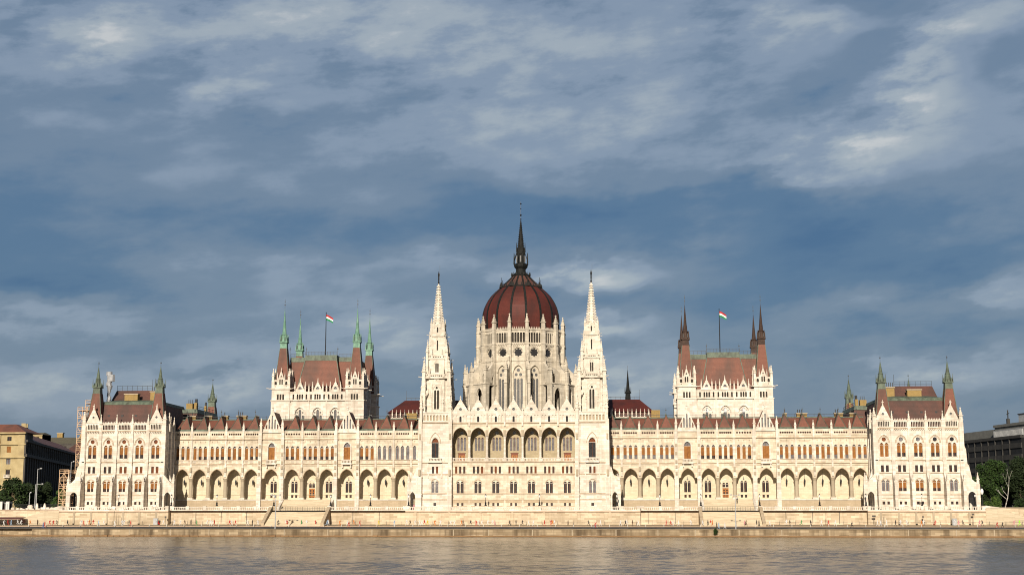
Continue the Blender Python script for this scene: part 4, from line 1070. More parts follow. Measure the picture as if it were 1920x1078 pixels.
ln.lathe(0, 0, [(2.9, 80.0), (3.1, 80.4), (2.3, 80.8), (1.7, 81.4), (1.6, 82.4), (2.25, 83.2), (2.35, 84.0), (1.9, 84.1), (1.75, 84.2), (1.3, 84.3), (1.3, 87.0), (1.5, 87.4), (1.25, 88.2), (1.35, 89.2), (1.0, 89.6), (.75, 92), (.45, 95), (.16, 98.2)], 'darkmetal', 8, rot=PI / 8)
for k in range(16):
    a = k * PI / 8; ln.frustum(math.cos(a) * 2.95, math.sin(a) * 2.95, 80.3, 81.3, .2, .08, 'darkmetal')
for k in range(8):
    a = k * PI / 4 + PI / 8; c_, s_ = math.cos(a), math.sin(a)
    ln.frustum(c_ * 2.3, s_ * 2.3, 83.9, 87.6, .17, .05, 'darkmetal'); ln.bar((c_ * 2.25, s_ * 2.25, 85.4), (c_ * 1.25, s_ * 1.25, 88.0), .14, 'darkmetal')
    ln.frustum(c_ * 1.45, s_ * 1.45, 88.0, 91.0, .14, .03, 'darkmetal'); 
    for j in range(11): z = 90 + j * .72; rr = 1.0 * (98.2 - z) / 8.6 + .12; ln.frustum(c_ * rr, s_ * rr, z, z + .2, .11, .06, 'darkmetal')
for k in range(8):
    a = k * PI / 4; ln.box(math.cos(a) * 1.28 - .2, math.cos(a) * 1.28 + .2, math.sin(a) * 1.28 - .2, math.sin(a) * 1.28 + .2, 84.6, 86.6, 'leadglass')
ln.bar((0, 0, 98), (0, 0, 104.4), .07, 'black')
for z, rr in ((98.6, .28), (99.9, .38), (102.0, .2), (103.6, .3)): ln.lathe(0, 0, [(.05, z - rr), (rr, z), (.05, z + rr)], 'black', 8)
ln.build('dome_lantern', dome)

# ------------------------------------------------------------------ embankment
def road_z(Y): return 2.9 + .042 * (Y + 15)
M['asphalt'] = noisy('worn_asphalt', (.045, .044, .043), (.062, .06, .058), .8, .85, bump=.2, c3=(.075, .07, .065), s3=.15)
M['pave'] = stone('pale_paving', (.30, .23, .15), (.38, .3, .2), course=.6, length=1, mortar=.2, stain=.3, streak=0)
M['quay'] = stone('quay_ashlar', (.20, .145, .085), (.46, .365, .245), course=.6, length=2.6, mortar=.5, stain=.6, streak=.95, bump=.5, staincol=(.10, .072, .045), sx=.33, slo=.44, shi=.66)
M['quayfoot'] = noisy('wet_orange_brown_stone', (.16, .085, .035), (.25, .14, .06), .6, .6, stretch=(.4, 1, 2))
M['soil'] = noisy('city_ground', (.10, .095, .085), (.14, .13, .115), .3, .95)

def sheet(name, pts, m, thick=0.0):
    mb = MB(); mb.add(pts, [tuple(range(len(pts)))], m); o = mb.build(name); o['kind'] = 'structure'; return o
sheet('ground', [(-4000, -14.6, 6.95), (4000, -14.6, 6.95), (4000, 6000, 6.95), (-4000, 6000, 6.95)], 'soil')
mb = MB()
for (ya, yb, m_, dz) in ((-12, -24.0, 'pave', .13), (-24.0, -36.6, 'asphalt', 0)):
    mb2 = MB()
    mb2.add([(-700, ya, road_z(ya) + dz), (700, ya, road_z(ya) + dz), (700, yb, road_z(yb) + dz), (-700, yb, road_z(yb) + dz)], [(0, 3, 2, 1)], m_)
    if m_ == 'pave': mb2.box(-700, 700, -24.25, -24.0, 2.2, road_z(-24) + .14, 'coping')
    o = mb2.build('pavement' if m_ == 'pave' else 'road'); o['kind'] = 'structure'
mb2 = MB()
for j in range(120):
    mb2.add([(-300 + j * 5, -30.3, road_z(-30.3) + .004), (-297.6 + j * 5, -30.3, road_z(-30.3) + .004), (-297.6 + j * 5, -30.5, road_z(-30.5) + .004), (-300 + j * 5, -30.5, road_z(-30.5) + .004)], [(0, 3, 2, 1)], 'frame')
o = mb2.build('road_markings'); o['kind'] = 'structure'

qw = empty('quay_wall', (0, -38, 0)); tag(qw, 'long low stained stone quay wall rising straight out of the river', 'quay wall')
mb = MB(); mb.box(-129, 400, -38, -36.6, -3, 1.95, 'quay'); mb.box(-700, -129, -35.4, -34.0, -3, 1.95, 'quay')
mb.box(-129.6, -129, -38, -34, -3, 1.94, 'quay'); mb.box(400, 700, -38, -36.6, -3, 1.95, 'quay')
rng = random.Random(5)
for j in range(26):
    x = -125 + j * 11 + rng.uniform(-1, 1); mb.box(x - .12, x + .12, -38.12, -37.9, -.5, 1.9, 'column')
o = mb.build('wall', qw, (0, 38, 0))
mb = MB(); mb.box(-129.1, 700, -38.2, -36.55, 1.96, 2.06, 'pave'); mb.box(-700, -129.1, -35.6, -33.9, 1.96, 2.06, 'pave')
mb.build('coping', qw, (0, 38, 0))
mb = MB(); mb.box(-129.2, 700, -38.35, -38.0, -3, .32, 'quayfoot'); mb.box(-700, -129.2, -36, -35.4, -3, .3, 'quayfoot')
for j in range(160):
    x = -128 + j * 1.75 + rng.uniform(-.5, .5); w = rng.uniform(.3, .9); mb.box(x - w, x + w, -38.5 - rng.uniform(0, .3), -38.3, -.5, rng.uniform(.05, .42), 'quayfoot')
mb.build('wet_footing', qw, (0, 38, 0))

# terrace wall with balustrade
tw = empty('terrace_wall', (0, -15, 2.8)); tag(tw, 'tall stone terrace wall with balustrade carrying the palace above the riverside road', 'retaining wall')
SX0, SX1 = 53.2, 69.2
def tpart(mb, name, par=None): return mb.build(name, par or tw, (0, 15, -2.8) if par is None else (0, 0, 0))
mb = MB(); bl = MB()
segs = [(-131, -98.9, -15.2), (-98.9, -SX1, -13.2), (-SX0, -30.4, -13.2), (-30.4, 36, -15.2), (36, SX0, -13.2), (SX1, 98.9, -13.2), (98.9, 131, -15.2)]
for x0, x1, y in segs:
    mb.box(x0, x1, y, -9.8, 1.5, 6.55, 'terrace'); mb.box(x0 - .02, x1 + .02, y - .28, -9.82, 6.55, 6.82, 'coping'); mb.box(x0, x1, y - .1, -9.85, 6.82, 7.02, 'clean')
    mb.box(x0, x1, y - .25, y, 1.5, 3.3, 'terrace')
    n = max(1, round((x1 - x0) / 5.3)); d = (x1 - x0) / n
    for j in range(n):
        a, b = x0 + j * d, x0 + (j + 1) * d
        balustrade(bl, a + .45, b - .45, y + .05, 7.02, 8.05, 'clean', step=.56, bw=.11, t=.3)
    for j in range(n + 1):
        a = min(max(x0 + j * d, x0 + .5), x1 - .5); bl.box(a - .46, a + .46, y - .02, y + .45, 7.02, 8.13, 'clean'); bl.box(a - .52, a + .52, y - .08, y + .5, 8.13, 8.25, 'clean')
for s in (-1, 1):
    for x in PB: mb.box(x * s - .28, x * s + .28, -15.45, -15.2, 1.5, 6.5, 'column')
    for x in [SX1 + 7.4 * j for j in range(1, 4)] + [SX0 - 7.4, SX0 - 15]: mb.box(x * s - .06, x * s + .06, -13.3, -13.2, 2, 6.5, 'black')
for x in (-18, -9, 0, 9, 18, 27.5, -27.5): mb.box(x - .3, x + .3, -15.42, -15.2, 1.5, 6.5, 'terrace')
tpart(mb, 'wall'); tpart(bl, 'balustrade')
# low walls on both sides of the palace
for s in (-1, 1):
    top = 7.05 if s < 0 else 7.6
    mb = MB(mir(s)); mb.box(131.004, 700, -15, -13.4, 1.5, top, 'terrace'); mb.box(131.2, 700, -15.2, -13.3, top, top + .2, 'coping' if s < 0 else 'column')
    mb.plate([(131.0, 6.0), (139.5, 2.6), (139.5, top) , (133.6, top), (131.0, 8.6)] if 0 else [(131.01, top - .1), (137, top - .1), (134.6, top + .25), (131.01, 8.3)], [], -15.1, 1.6, 'clean')
    mb.plate([(131.0, 1.6), (152, 1.6), (146, 3.2), (136, top - .3), (131.0, top - .05)], [], -15.35, .34, 'stair')
    w = mb.build('embankment_wall'); w.location = (0, 0, 0)
    tag(w, 'rough stone embankment wall running off to the %s of the palace terrace' % ('left' if s < 0 else 'right'), 'retaining wall')
# great staircases down to the road
for s in (-1, 1):
    mb = MB(mir(s)); n = 26
    for j in range(n):
        y1 = -13.0 - 9.4 * j / n; z1 = 6.95 - (6.95 - 2.85) * (j + 1) / (n + 1)
        mb.box(SX0, SX1, y1 - 9.4 / n, y1 + (.0 if j else 3.2), 1.8, z1, 'stair')
    o = mb.build('river_staircase'); tag(o, 'wide pale stone staircase from terrace to road below the %s door arch' % ('left wing' if s < 0 else 'right wing'), 'staircase', 'staircases down to the river road')
    for x in (SX0 - .9, SX1):
        ck = MB(mir(s))
        prof = [(-12.4, 1.6), (-22.9, 1.6), (-22.9, 3.5), (-13.4, 8.0), (-12.4, 8.0)]
        fin_v = [(x, a, z) for a, z in prof] + [(x + .9, a, z) for a, z in prof]
        ck.add(fin_v, [(i, (i + 1) % 5, 5 + (i + 1) % 5, 5 + i) for i in range(5)] + [(0, 4, 3, 2, 1), (5, 6, 7, 8, 9)], 'plinth')
        ck.build('cheek_wall', o)
    rl = MB(mir(s))
    for j in range(23): x = SX0 + .2 + j * (SX1 - SX0 - .4) / 22; rl.box(x - .03, x + .03, -12.8, -12.74, 6.95, 8.1, 'black')
    for z in (7.2, 7.6, 8.05): rl.box(SX0 + .1, SX1 - .1, -12.8, -12.74, z, z + .06, 'black')
    r_ = rl.build('stair_railing', o)

# ------------------------------------------------------------------ water
m = bpy.data.materials.new('river_water'); m.use_nodes = True; k = NT(m.node_tree)
b = m.node_tree.nodes['Principled BSDF']; g = k.new('ShaderNodeNewGeometry'); pos = g.outputs['Position']
b.inputs['IOR'].default_value = 1.33; b.inputs['Roughness'].default_value = .2
big = k.noise(k.scalev(pos, .012, .03, 1), 1, 4, .55)
k.link(k.mix(k.mapr(big, .35, .65), (.135, .10, .056), (.18, .135, .08)), b.inputs['Base Color'])
w1 = k.noise(k.scalev(pos, .26, .30, 1), 1, 3, .6)
w2 = k.noise(k.scalev(pos, 1.3, 1.5, 1), 1, 3, .6)
w3 = k.noise(k.scalev(pos, .045, .06, 1), 1, 3, .55)
hh = k.math('ADD', k.math('MULTIPLY', w1, .5), k.math('MULTIPLY', w2, .5))
bm = k.new('ShaderNodeBump'); bm.inputs['Strength'].default_value = .6; bm.inputs['Distance'].default_value = .14
k.link(hh, bm.inputs['Height']); k.link(bm.outputs[0], b.inputs['Normal'])
M['water'] = m
import numpy as np
rs = np.random.RandomState(4)
NR, NC = 640, 660
dist = np.linspace(0, 1, NR); dist = 105 + (395.6 - 105) * (dist ** 1.15)     # distance from the near bank, metres
yy_ = -430 + dist
uu_ = np.linspace(-.56, .50, NC)
Xg = 28.6 + np.outer(dist, uu_); Yg = np.repeat(yy_[:, None], NC, 1)
Zg = np.zeros_like(Xg)
for q in range(54):
    lam = 1.2 * (3.6 / 1.2) ** rs.rand(); th = rs.normal(PI / 2 - .2, .6); kx, ky = 2 * PI / lam * math.cos(th), 2 * PI / lam * math.sin(th)
    amp = .0024 * lam
    Zg += amp * np.sin(kx * Xg + ky * Yg + rs.rand() * 6.28)
gust = 0
for q in range(9):
    lam = rs.uniform(28, 120); th = rs.uniform(0, PI); gust = gust + np.sin(2 * PI / lam * (math.cos(th) * Xg + math.sin(th) * Yg * 1.6) + rs.rand() * 6.28)
Zg *= (1.0 + .09 * gust).clip(.6, 1.45)
Zg[0, :] = 0; Zg[-1, :] = 0; Zg[:, 0] = 0; Zg[:, -1] = 0
Vv = np.stack([Xg, Yg, Zg], -1).reshape(-1, 3)
ii = (np.arange(NR - 1)[:, None] * NC + np.arange(NC - 1)[None, :]).reshape(-1)
Fv = np.stack([ii, ii + 1, ii + NC + 1, ii + NC], -1)
c0, c1, c2, c3 = 0, NC - 1, (NR - 1) * NC, NR * NC - 1
extra = [(-4000, -2500, 0), (4000, -2500, 0), (4000, -34.2, 0), (-4000, -34.2, 0)]
n0 = len(Vv); Vall = np.concatenate([Vv, np.array(extra, float)])
faces = Fv.tolist() + [[n0, n0 + 1, c1, c0], [n0 + 1, n0 + 2, c3, c1], [n0 + 2, n0 + 3, c2, c3], [n0 + 3, n0, c0, c2]]
me = bpy.data.meshes.new('river'); me.from_pydata(Vall.tolist(), [], faces); me.materials.append(M['water'])
me.polygons.foreach_set('use_smooth', [True] * len(Fv) + [False] * 4); me.update()
ro = bpy.data.objects.new('river', me); col.objects.link(ro); ro['kind'] = 'structure'

# ------------------------------------------------------------------ city left and right
def facade(mb, x0, x1, z0, rows, sx, zh, ww, wh, y, m, glass, t=.4, off=.5):
    n = max(1, int((x1 - x0) / sx)); d = (x1 - x0) / n
    for r_ in range(rows):
        for j in range(n):
            a = x0 + j * d; c = a + d / 2; z = z0 + r_ * zh
            mb.plate([(a, z), (a + d, z), (a + d, z + zh), (a, z + zh)], [recthole(c, ww, z + off, z + off + wh)], y, t, m, back=False)
M['ywall'] = noisy('yellow_stucco', (.36, .285, .15), (.46, .375, .21), .4, .85, c3=(.29, .22, .12), s3=.12)
M['dwall'] = noisy('shade_toned_stone', (.07, .064, .058), (.105, .096, .086), .5, .9, stretch=(1, 1, .3))  # dark base colour carries the shade of the side wall
M['dark_concrete'] = noisy('dark_cladding', (.016, .016, .017), (.026, .026, .027), .6, .7)
M['grey_band'] = noisy('grey_spandrel', (.038, .037, .035), (.055, .053, .05), .6, .8)
M['concrete'] = noisy('pale_concrete', (.15, .15, .14), (.19, .19, .175), .5, .85)
M['olive_roof'] = noisy('olive_grey_roof', (.10, .09, .06), (.14, .125, .085), .8, .8, stretch=(1, 1, 2))

P0 = at(43, 900, 60); P1 = at(140, 900, 182)
yb = empty('apartment_building', (P0.x - 22, 60, 7)); tag(yb, 'yellow corner apartment building with dark shade-toned side wall left of the palace', 'building')
def ypart(mb, name, label=None):
    o = mb.build(name, yb, -yb.location)
    if label: o['label'] = label
    return o
mb = MB(Matrix.Translation((P0.x, 60, 0)))
xs = [-2.2 - 6.6 * j for j in range(8)]
for j in range(7):
    c = -5.5 - 6.6 * j
    for r_, z in enumerate((10, 14.0, 18.0, 22.0, 26.0, 30.0)):
        hz = 4.0 if r_ < 5 else 3.4
        mb.plate([(c - 3.3, z), (c + 3.3, z), (c + 3.3, z + hz), (c - 3.3, z + hz)], [recthole(c, 1.5, z + .8, z + 2.9 if r_ < 5 else z + 2.2)], 0, .4, 'ywall', back=False)
    mb.box(c - 3.3, c + 3.3, 0, .4, 7, 9.99, 'ywall')
    mb.box(c - 3.3 - .3, c - 3.3 + .3, -.35, 0, 7, 33, 'ywall'); mb.box(c - 1.1, c + 1.1, -.9, 0, 18.2, 18.5, 'clean'); balustrade(mb, c - 1.1, c + 1.1, -.9, 18.5, 19.3, 'clean', step=.4)
    mb.box(c - 1.0, c + 1.0, -.18, 0, 21.1, 21.4, 'ywall')
mb.box(-2.2, 0, -.3, .4, 7, 33, 'ywall')
for z, t in ((24.9, .7), (29.4, .5), (33.2, 1.0)): mb.box(-48.5, .5, -t, .39, z, z + .5, 'ywall')
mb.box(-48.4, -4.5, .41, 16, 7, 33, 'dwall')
ypart(mb, 'front_wall')
d = (P1 - P0); L = math.hypot(d.x, d.y); ang = math.atan2(d.y, d.x)
mb = MB(Matrix.Translation((P0.x, 60, 0)) @ Matrix.Rotation(ang, 4, 'Z'))
facade(mb, 0, L, 9, 4, 5.0, 4.1, 1.5, 2.4, 0, 'dwall', None, off=.8)
facade(mb, 0, L, 26.4, 1, 5.0, 4.0, 1.7, 2.4, -.2, 'dwall', None, off=.7)
mb.box(0, L, -.9, .3, 25.4, 26.38, 'dwall'); mb.box(0, L, -.3, .3, 7, 9, 'dwall'); mb.box(0, L, -1.0, .3, 30.42, 31.2, 'dwall')
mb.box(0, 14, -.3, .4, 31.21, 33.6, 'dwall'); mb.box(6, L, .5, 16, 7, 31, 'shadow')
for j in range(int(L / 5)): mb.box(j * 5 - .35, j * 5 + .35, -.5, 0, 26.4, 30.4, 'dwall'); mb.box(j * 5 - .25, j * 5 + .25, -.45, 0, 9, 25.4, 'dwall')
ypart(mb, 'side_wall', 'side wall with shade put into its dark colour')
r = MB(Matrix.Translation((P0.x, 60, 0)))
hip(r, -48, .3, -.4, 14, 33.7, 36.8, 6, 6, 'tile')
r.M = Matrix.Translation((P0.x, 60, 0)) @ Matrix.Rotation(ang, 4, 'Z')
r.add([(13, -.9, 31.25), (L, -.9, 31.25), (L, 7, 35.4), (13, 7, 35.4), (13, 15, 31.2), (L, 15, 31.2)], [(0, 1, 2, 3), (3, 2, 5, 4), (0, 3, 4), (1, 5, 2)], 'tile')
for q in (12, 16): r.box(q, q + 1.2, 2, 3.5, 33, 37.5, 'ywall')
ypart(r, 'roof')
for j in range(7):
    c = P0.x - 5.5 - 6.6 * j
    for r_, z in enumerate((10, 14.0, 18.0, 22.0, 26.0, 30.0)):
        if j > 1: continue
        st = 'b' if (r_ == 4) else ('y' if r_ == 3 else 'g')
        w = window(yb, 'window', (c - yb.location.x, 60.25 - yb.location.y, z + .8 - 7), [(0, 1.5, 0, 2.1 if r_ < 5 else 1.4, 0, st)], bars='frame')

# roofs further back
def house(name, label, x0, x1, y0, y1, z, zr, mw, mr, ch=()):
    e = empty(name, ((x0 + x1) / 2, y0, 7)); tag(e, label, 'building')
    b = MB(); facade(b, x0, x1, 9, max(1, int((z - 9) / 3.8)), 4.5, (z - 9) / max(1, int((z - 9) / 3.8)), 1.3, 2.0, y0, mw, None, off=.9); b.box(x0, x1, y0 + .5, y1, 7, z, 'shadow'); b.box(x0, x1, y0, y0 + .4, 7, 9, mw); b.box(x1 - .2, x1, y0 + .45, y1, 7, z - .01, mw); b.box(x0 - .3, x1 + .3, y0 - .5, y0, z - .4, z, mw)
    b.build('wall', e, -e.location)
    b = MB(); hip(b, x0 - .5, x1 + .5, y0 - .6, y1, z, zr, (zr - z) * 1.0, (y1 - y0) * .45, mr); b.build('roof', e, -e.location)
    for (cx, cz) in ch: b = MB(); b.box(cx - 1.3, cx + 1.3, (y0 + y1) / 2 - 1, (y0 + y1) / 2 + 1, z, cz, 'brick'); b.box(cx - 1.5, cx + 1.5, (y0 + y1) / 2 - 1.2, (y0 + y1) / 2 + 1.2, cz, cz + .3, 'column'); b.build('chimney', e, -e.location)
a = at(55, 820, 230); c = at(150, 820, 230)
house('apartment_building', 'olive-roofed block behind the shade-toned side wall, left of the scaffolding', a.x, c.x + 25, 230, 260, 38.0, 41.5, 'dwall', 'olive_roof', ((a.x + 9, 43.5), (a.x + 20, 42.8)))
a = at(62, 820, 190); c = at(79, 820, 190)
house('apartment_building', 'small cream attic block rising above the dark-sided building roof', a.x, c.x, 190, 200, 40.0, 41.0, 'ywall', 'olive_roof', ())
a = at(118, 820, 205); c = at(150, 820, 205)
house('apartment_building', 'dark red roofed block just left of the scaffolding tower', a.x, c.x + 14, 205, 222, 32.5, 37.5, 'dwall', 'tile_old', ())

# modern office block on the right
Q0 = at(1918, 900, 66); Q1 = at(1800, 900, 112)
d = Q1 - Q0; L = math.hypot(d.x, d.y); ang = math.atan2(-d.y, -d.x)
ob = empty('office_building', (Q0.x, 66, 7)); tag(ob, 'dark modern office block with horizontal window bands right of the palace', 'building')
def opart(mb, name): return mb.build(name, ob, -ob.location)
OM = Matrix.Translation((Q1.x, Q1.y, 0)) @ Matrix.Rotation(ang, 4, 'Z')      # x runs from far end to near end, outward = -y
mb = MB(OM)
L2 = L + .0
mb.box(-60, L2, .5, 40, 7, 31, 'dark_concrete')
for r_ in range(6):
    z = 9 + r_ * 3.75
    mb.box(-60, L2, 0, .49, z, z + 1.7, 'grey_band')
    mb.box(-60, L2, .3, .49, z + 1.7, z + 3.75, 'dark_concrete')
for j in range(int((L2 + 60) / 5.2)): mb.box(-60 + j * 5.2 - .12, -60 + j * 5.2 + .12, -.1, .3, 7, 31.5, 'grey_band')
mb.box(-60, L2 + .2, -.2, .5, 31.01, 32.0, 'grey_band'); mb.box(L2, L2 + 40, 0.4, 39, 7, 31, 'grey_band'); mb.box(-60, L2 + 40, .6, 40, 31.01, 31.6, 'concrete')
opart(mb, 'wall')
mb = MB(OM)
mb.box(L2 - 21, L2 + 30, 1.4, 20, 31.6, 36.0, 'concrete'); mb.box(L2 - 21.3, L2 + 30, 1.0, 20.3, 35.4, 36.3, 'concrete'); mb.box(L2 - 60, L2 - 24.5, 4, 16, 31.6, 35.2, 'concrete')
for j in range(34): mb.box(L2 - 21 + j * .62, L2 - 20.85 + j * .62, .9, 1.3, 32.0, 34.2, 'grey')
mb.box(L2 - 21, L2, .9, 1.3, 34.2, 34.4, 'grey')
opart(mb, 'penthouse')
for (x, z0, z1, w) in ((-3, 36.3, 40.2, .12), (-9.5, 36.3, 39.2, .1)):
    mb = MB(OM); mb.box(L2 + x - w / 2, L2 + x + w / 2, 5, 6, z0, z1, 'grey_band'); opart(mb, 'vent_pipe')
mb = MB(OM); mb.box(L2 + 2, L2 + 4, 5, 6, 36.3, 38.6, 'grey_band'); opart(mb, 'roof_box')
mb = MB(OM); mb.box(L2 - 8.5, L2 - 4, 4, 8, 36.3, 39.2, 'grey'); mb.box(L2 - 8.8, L2 - 3.7, 3.8, 8.2, 39.2, 39.5, 'grey_band'); opart(mb, 'plant_room')
mb = MB(OM); mb.box(L2 - 24, L2 - 22, 3, 5, 32, 36.2, 'grey_band'); opart(mb, 'roof_box')
mb = MB(OM); mb.box(L2 - 19.4, L2 - 18.6, 5, 6, 36.3, 38.5, 'grey_band'); mb.bar((L2 - 19, 5.5, 36), (L2 - 19, 5.5, 41.5), .2, 'grey_band'); mb.bar((L2 - 20, 5.5, 40), (L2 - 18, 5.5, 40.4), .12, 'grey_band'); opart(mb, 'roof_mast')
mb = MB(OM); mb.lathe(L2 + 7, 6, [(1.2, 36.3), (1.2, 38.6), (.9, 39)], 'grey', 12); opart(mb, 'roof_tank')


# ------------------------------------------------------------------ scaffolding
M['scaf'] = noisy('orange_primed_scaffold', (.56, .37, .23), (.66, .47, .31), 1.5, .7)
M['board'] = noisy('scaffold_boards', (.34, .2, .1), (.44, .28, .15), 2, .8)
M['sheet'] = noisy('white_plastic_sheeting', (.24, .25, .27), (.36, .37, .39), .9, .5, bump=.4)
sf = empty('scaffolding', (-129, -6, 7)); tag(sf, 'tall tan scaffolding tower with cross braces wrapped round the left palace corner', 'scaffolding')
def scaf(x0, x1, y0, y1, z0, z1, name):
    fr = MB(); pf = MB(); lv = max(1, round((z1 - z0) / 2.3)); dz = (z1 - z0) / lv
    nx = max(1, round((x1 - x0) / 1.6))
    for i in range(nx + 1):
        for y in (y0, y1): x = x0 + (x1 - x0) * i / nx; fr.bar((x, y, z0), (x, y, z1 + 1.0), .085, 'scaf')
    for j in range(lv + 1):
        z = z0 + dz * j
        for y in (y0, y1):
            for q in (0, .55, 1.05): fr.bar((x0, y, z + q), (x1, y, z + q), .06 if q else .09, 'scaf')
        for x in (x0, x1): fr.bar((x, y0, z + 1), (x, y1, z + 1), .06, 'scaf')
        pf.box(x0 - .1, x1 + .1, y0, y1, z - .12, z, 'board')
        if j < lv:
            for i in range(nx):
                a, c = x0 + (x1 - x0) * i / nx, x0 + (x1 - x0) * (i + 1) / nx
                if (i + j) % 2: a, c = c, a
                fr.bar((a, y0 - .05, z + .1), (c, y0 - .05, z + dz - .1), .075, 'scaf'); fr.bar((c, y1, z + .1), (a, y1, z + dz - .1), .06, 'scaf')
    o = fr.build(name, sf, -sf.location); p = pf.build('platform', o)
scaf(-133.6, -130.9, -9.5, -5, 7, 17.8, 'lower_frame'); scaf(-130.6, -127.7, -5.2, 2, 17.8, 36.5, 'upper_frame'); scaf(-128.6, -126.9, -4.4, 1.5, 36.5, 38.6, 'top_frame'); scaf(-131.4, -127.8, 3, 9, 7, 34, 'rear_frame')
shm = MB()
for i in range(9):
    z = 38.8 + i * 1.05
    shm.frustum(-122.6 + .15 * math.sin(i * 2.1), -1.5, z, z + 1.07, (.55 if i < 5 else .85) + .12 * math.sin(i * 1.7), (.55 if i < 4 else .85) + .12 * math.sin((i + 1) * 1.7), 'sheet', 7)
shm.frustum(-121.9, -1.5, 45.4, 47.4, .95, .85, 'sheet', 6)
o = shm.build('sheeting'); tag(o, 'white plastic sheeting wrapped round a roof chimney right of the leftmost turret', 'sheeting')

# ------------------------------------------------------------------ trees
M['bark'] = noisy('brown_bark', (.07, .05, .035), (.11, .085, .06), 4, .9, bump=.5)
M['birch'] = noisy('white_birch_bark', (.42, .40, .35), (.6, .58, .52), 2.5, .8, c3=(.12, .1, .08), s3=1.5)
LEAF = {}
for n_, c1, c2 in (('dark', (.014, .024, .010), (.028, .042, .016)), ('mid', (.022, .048, .012), (.048, .085, .022)), ('bright', (.05, .085, .016), (.085, .13, .028))):
    m, k, b, pos = base_mat('leaves_' + n_); nn = k.noise(pos, 1.6, 3, .6)
    k.link(k.mix(k.mapr(nn, .35, .65), c1, c2), b.inputs['Base Color']); b.inputs['Roughness'].default_value = .6
    M['leaf_' + n_] = m
def tree(name, label, x, y, z0, h, rx, ry, lf, n=3800, trunk='bark', crown0=.3, seed=1, blobs=14, leaf=.42, lean=0, cat='tree', group=None):
    rg = random.Random(seed); e = empty(name, (x, y, z0)); tag(e, label, cat, group)
    tb = MB(); zc = h * crown0
    pts = [(0, 0, -.3), (lean * .3, 0, zc), (lean * .7, .1, h * .62), (lean, 0, h * .9)]
    rr = [h * .022, h * .017, h * .01, h * .004]
    for i in range(3):
        p, q = Vector(pts[i]), Vector(pts[i + 1]); tb.lathe(0, 0, [], 'bark') if 0 else None
        steps = 8; V = []
        for c_, r_ in ((p, rr[i]), (q, rr[i + 1])):
            for t in range(steps): V.append((c_.x + r_ * math.cos(2 * PI * t / steps), c_.y + r_ * math.sin(2 * PI * t / steps), c_.z))
        tb.add(V, [(t, (t + 1) % steps, steps + (t + 1) % steps, steps + t) for t in range(steps)], trunk)
    cen_ = []
    for i in range(blobs):
        k_ = i / max(1, blobs - 1); zz = zc + (h - zc) * (.12 + .8 * k_); wd = math.sin(PI * min(.97, .18 + .72 * k_)) ** .7
        a = rg.uniform(0, 2 * PI); rad = rg.uniform(.25, .8) * wd
        c_ = Vector((lean * zz / h + math.cos(a) * rad * rx, math.sin(a) * rad * ry, zz)); cen_.append((c_, rg.uniform(.28, .46) * rx * (.65 + .4 * wd)))
        zb = min(zz - .1 * h, h * .8); base = Vector((lean * zb / h, 0, max(zc * .8, zb)))
        tb.bar(base, c_, h * .006, trunk)
    tb.build('trunk', e)
    cr = MB(); mats = ['leaf_' + l for l in lf]
    for i in range(n):
        c_, r_ = rg.choice(cen_)
        u = Vector((rg.gauss(0, 1), rg.gauss(0, 1), rg.gauss(0, 1))).normalized() * (rg.random() ** .45) * r_
        p = c_ + Vector((u.x, u.y, u.z * .8))
        a = Vector((rg.gauss(0, 1), rg.gauss(0, 1), rg.gauss(0, 1))).normalized(); b_ = a.orthogonal().normalized(); s_ = leaf * rg.uniform(.5, 1.2)
        cr.add([tuple(p + a * s_), tuple(p + b_ * s_ * .6), tuple(p - a * s_), tuple(p - b_ * s_ * .6)], [(0, 1, 2, 3)], mats[0] if rg.random() < .68 else mats[1])
    cr.build('crown', e)
    return e
def tp(px, Y): return at(px, 940, Y).x
tree('tree', 'broad dark green tree at the left edge before the yellow building', tp(22, 25), 25, 7, 9.6, 5.4, 4.5, ('dark', 'mid'), 5200, seed=2, crown0=.12, blobs=18)
tree('tree', 'low dark tree cut by the left edge of the photo', tp(-12, 30), 30, 7, 8.0, 4.5, 4, ('dark', 'mid'), 3000, seed=3, crown0=.12)
tree('tree', 'dark round tree directly behind the tall left street lamps', tp(52, 38), 38, 7, 8.8, 4.6, 4, ('dark', 'dark'), 4200, seed=4, crown0=.1, blobs=16)
tree('tree', 'dark tree between the street lamps and the light green bush', tp(80, 44), 44, 7, 9.0, 4.2, 4, ('dark', 'dark'), 3800, seed=14, crown0=.12)
tree('tree', 'lighter green bushy tree beside the scaffolding foot', tp(112, 22), 22, 7, 6.4, 3.3, 3, ('mid', 'bright'), 3600, seed=5, crown0=.08, blobs=16)
tree('tree', 'tall full green tree between the palace and the birch', tp(1862, 30), 30, 7, 15.2, 6.0, 5, ('mid', 'dark'), 9000, seed=6, crown0=.24, blobs=30)
tree('tree', 'dark tree cut by the right edge of the photo', tp(1914, 26), 26, 7, 16.0, 5.4, 5, ('dark', 'dark'), 7000, seed=7, crown0=.2, blobs=24)
tree('tree', 'dark tree deep in the shade behind the birch', tp(1889, 44), 44, 7, 12.0, 5.6, 5, ('dark', 'dark'), 5000, seed=8, crown0=.1, blobs=20)
tree('bush', 'bright green bush under the tall tree by the right wall', tp(1866, 12), 12, 7, 3.8, 2.9, 2.2, ('bright', 'mid'), 2600, seed=9, crown0=.04, blobs=14, leaf=.3, cat='bush')
tree('bush', 'dark low bush at the right edge behind the wall', tp(1912, 14), 14, 7, 3.2, 2.6, 2, ('dark', 'mid'), 1800, seed=19, crown0=.04, blobs=12, leaf=.3, cat='bush')
tree('bush', 'dark bush row between lamp post and tall tree', tp(1843, 30), 30, 7, 5.0, 3.2, 2.5, ('dark', 'dark'), 2600, seed=20, crown0=.04, blobs=12, leaf=.35, cat='bush')
